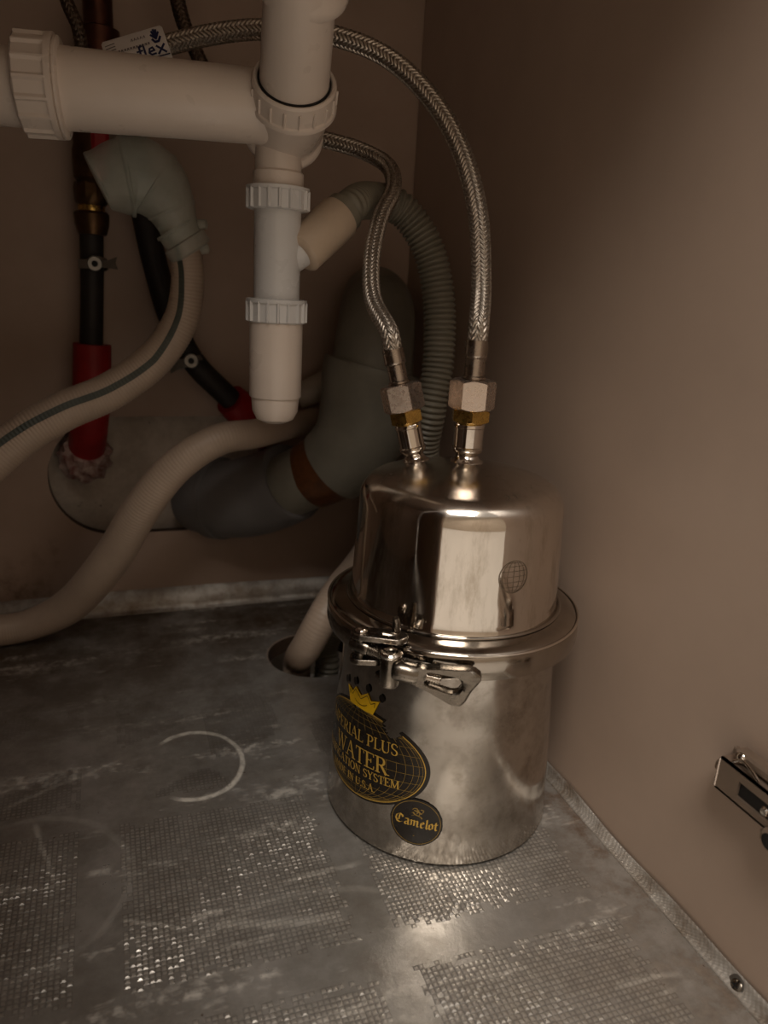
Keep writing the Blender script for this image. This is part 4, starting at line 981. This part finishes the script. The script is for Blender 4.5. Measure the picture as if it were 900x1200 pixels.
mb = MB(); mb.box(hp + [0, 0, .012], (20 * kk, .012, 44 * kk), bev=.003); mb.box(hp - [0, 0, .012], (15 * kk, .010, 26 * kk), bev=.003); mb.build('red_handle', M['red2'], bp1, 40)
# pipe clip on the wall
def clip(px, py, off, sgn, lbl, rot=0, group=None):
    c = W(px, py, off); k = depth(c) / FPX; t_ = thing('pipe_clip', lbl, 'clip', c)
    fr = unit(CAMP - c); rgt = unit(rt * math.cos(rot) + dn * math.sin(rot)); dwn = unit(-rt * math.sin(rot) + dn * math.cos(rot))
    cc_ = c + fr * .0165
    mb = MB().lathe([(3.5 * k, -.001), (7.5 * k, -.001), (8.2 * k, 0), (7.5 * k, .0012), (3.5 * k, .0012)], cc_, fr, 28, cap=False); mb.build('eyelet', M['clampsteel'], t_, 40)
    MB().lathe([(.0002, -.002), (3.6 * k, -.002), (3.6 * k, -.0004), (.0002, -.0004)], cc_, fr, 20).build('bore', M['black'], t_, 40)
    mb = MB().box(cc_ - rgt * 12 * k - fr * .002, (14 * k, 11 * k, .0014), np.stack([rgt, dwn, fr], 1), bev=.0004); mb.build('strap', M['clampsteel'], t_, 30)
    mb = MB(); o = cc_ + rgt * 13 * k * sgn - fr * .004
    slab(mb, [(-6 * k, -3.5 * k), (2 * k, -4 * k), (13 * k, -8 * k), (11 * k, -1 * k), (14 * k, 7 * k), (3 * k, 5 * k), (-6 * k, 4.5 * k)], o, rgt * sgn, dwn, fr, .0016); mb.build('wing', M['clampsteel'], t_, 30)
    # steel band around the pipe back to the wall
    MB().lathe([(14.3 * k, -4.5 * k), (15.3 * k, -4.5 * k), (15.3 * k, 4.5 * k), (14.3 * k, 4.5 * k)], c, dwn, 36, cap=False).build('band', M['clampsteel'], t_, 35)
    a = unit(np.array([0, 1, 0])); MB().lathe([(.003, 0), (.003, max(.001, off))], c, a, 14).build('wall_stud', M['clampsteel'], t_, 35)
    return t_
clip(111, 309, .03, 1, 'metal clip with wings round the upright black pipe')
bp2 = thing('insulated_pipe', 'slanting black water pipe ending in a red sleeve beside the white trap', 'pipe', W(200, 380, .03))
wpart([(158, 95, .035, 26), (158, 170, .035, 28), (168, 245, .035, 29), (182, 310, .034, 29), (201, 375, .032, 28), (228, 425, .030, 27), (262, 460, .028, 26), (285, 482, .022, 26)], 'black_sleeve', M['black_pipe'], bp2)
wpart([(270, 468, .027, 38), (286, 483, .018, 42), (300, 497, .0, 42), (312, 508, -.02, 42)], 'red_sleeve', M['red'], bp2)
clip(224, 423, .030, -1, 'small dull metal clip on the slanting black pipe', rot=-.3)
# old hoses in the dark, top left
oh = thing('old_hose', 'old dark braided hose curving down in the top left corner', 'hose', W(85, 20, .06))
q = wpath([(62, -60, .08, 15), (78, 0, .08, 15), (92, 35, .078, 15), (97, 75, .07, 15), (99, 120, .06, 15)]); braid_tube(spline(q[:, :3], 12), float(q[1][3]), .0035, 10, 60).build('braided_tube', M['oldbraid'], oh, 60)
oh2 = thing('old_hose', 'thin dark hose hanging from above behind the braided hose', 'hose', W(215, 20, .04))
q = wpath([(200, -50, .05, 17), (208, 0, .05, 17), (218, 35, .05, 17), (232, 66, .05, 15), (252, 110, .05, 14)]); braid_tube(spline(q[:, :3], 12), float(q[1][3]), .0035, 10, 60).build('braided_tube', M['oldbraid'], oh2, 60)

# ------------------------------------------------------------------ hinge on the right wall
hg = thing('door_hinge', 'nickel concealed hinge arm screwed to the right cabinet wall', 'hinge', (WX, .235, .11))
X0 = WX
def hb(x0, x1, y0, y1, z0, z1, name, mat, bev=.0008, parent=None):
    return MB().box(((x0 + x1) / 2, (y0 + y1) / 2, (z0 + z1) / 2), (abs(x1 - x0), abs(y1 - y0), abs(z1 - z0)), bev=bev).build(name, mat, parent or hg, 35)
zc = .1165
hb(X0 - .0035, X0, .150, .2500, zc - .009, zc + .011, 'base_plate', M['hinge'])
arm = MB()
# u-channel arm: outer face with long slot, built as four bars round the slot, plus side walls
xa, xb = X0 - .0145, X0 - .0130
ya, yb, z0_, z1_ = .140, .2465, zc - .0095, zc + .0092; s0, s1, sz0, sz1 = .2130, .2330, zc - .0050, zc + .0035
for (a, b, c, d) in ((ya, s0, z0_, z1_), (s1, yb, z0_, z1_), (s0, s1, z0_, sz0), (s0, s1, sz1, z1_)): arm.box(((xa + xb) / 2, (a + b) / 2, (c + d) / 2), (xb - xa, b - a, d - c))
arm.box(((xa + X0 - .003) / 2, (ya + yb) / 2, z1_ - .0006), (abs(X0 - .003 - xa), yb - ya, .0012)); arm.box(((xa + X0 - .003) / 2, (ya + yb) / 2, z0_ + .0006), (abs(X0 - .003 - xa), yb - ya, .0012))
arm.build('arm', M['hinge'], hg, 30)
hb(X0 - .0128, X0 - .0035, s0 - .004, s1 + .004, sz0 - .002, sz1 + .002, 'slot_recess', M['black'], .0003)
MB().lathe([(.0001, .0012), (.0018, .0010), (.0026, 0)], (X0 - .0128, s0 + .004, zc - .0025), (-1, 0, 0), 20).build('slot_screw', M['chrome'], hg, 40)
hb(xa - .0004, X0 - .004, yb - .0002, yb + .0012, z0_ + .0005, z1_ - .0012, 'end_plate', M['nut'], .0004)
hb(X0 - .0105, X0 - .0025, .150, .2430, z1_ + .0012, z1_ + .0068, 'upper_rail', M['hinge'], .0012)
MB().tube(spline([(X0 - .0132, .2400, z1_ + .001), (X0 - .0125, .2355, z1_ + .0045), (X0 - .0130, .2290, z1_ + .0035), (X0 - .0134, .2230, z1_ + .0010)], 8), .0009, 12).build('spring_clip', M['chrome'], hg, 50)
MB().lathe([(.0001, .0018), (.0022, .0014), (.0030, 0)], (X0 - .0105, .2385, z1_ + .0038), (-1, 0, 0), 20).build('rivet', M['chrome'], hg, 50)
MB().lathe([(.0001, -.002), (.0034, -.002), (.0040, 0), (.0034, .002), (.0001, .002)], (X0 - .0085, yb + .0022, zc + .0015), (0, 0, 1), 20).build('release_lever', M['hinge'], hg, 40)
MB().lathe([(.0001, -.0015), (.0022, -.0015), (.0022, .0015), (.0001, .0015)], (X0 - .0085, yb + .0048, zc - .001), (0, 0, 1), 16).build('lever_tip', M['hinge'], hg, 40)
hb(X0 - .0185, X0 - .0125, .150, .2140, zc - .0145, zc - .0070, 'cup_link', M['hinge'], .002)
MB().lathe([(.0001, .0006), (.0034, .0004), (.0042, 0)], (X0 - .0186, .207, zc - .0108), (-1, 0, 0), 24).build('link_hole', M['black'], hg, 40)
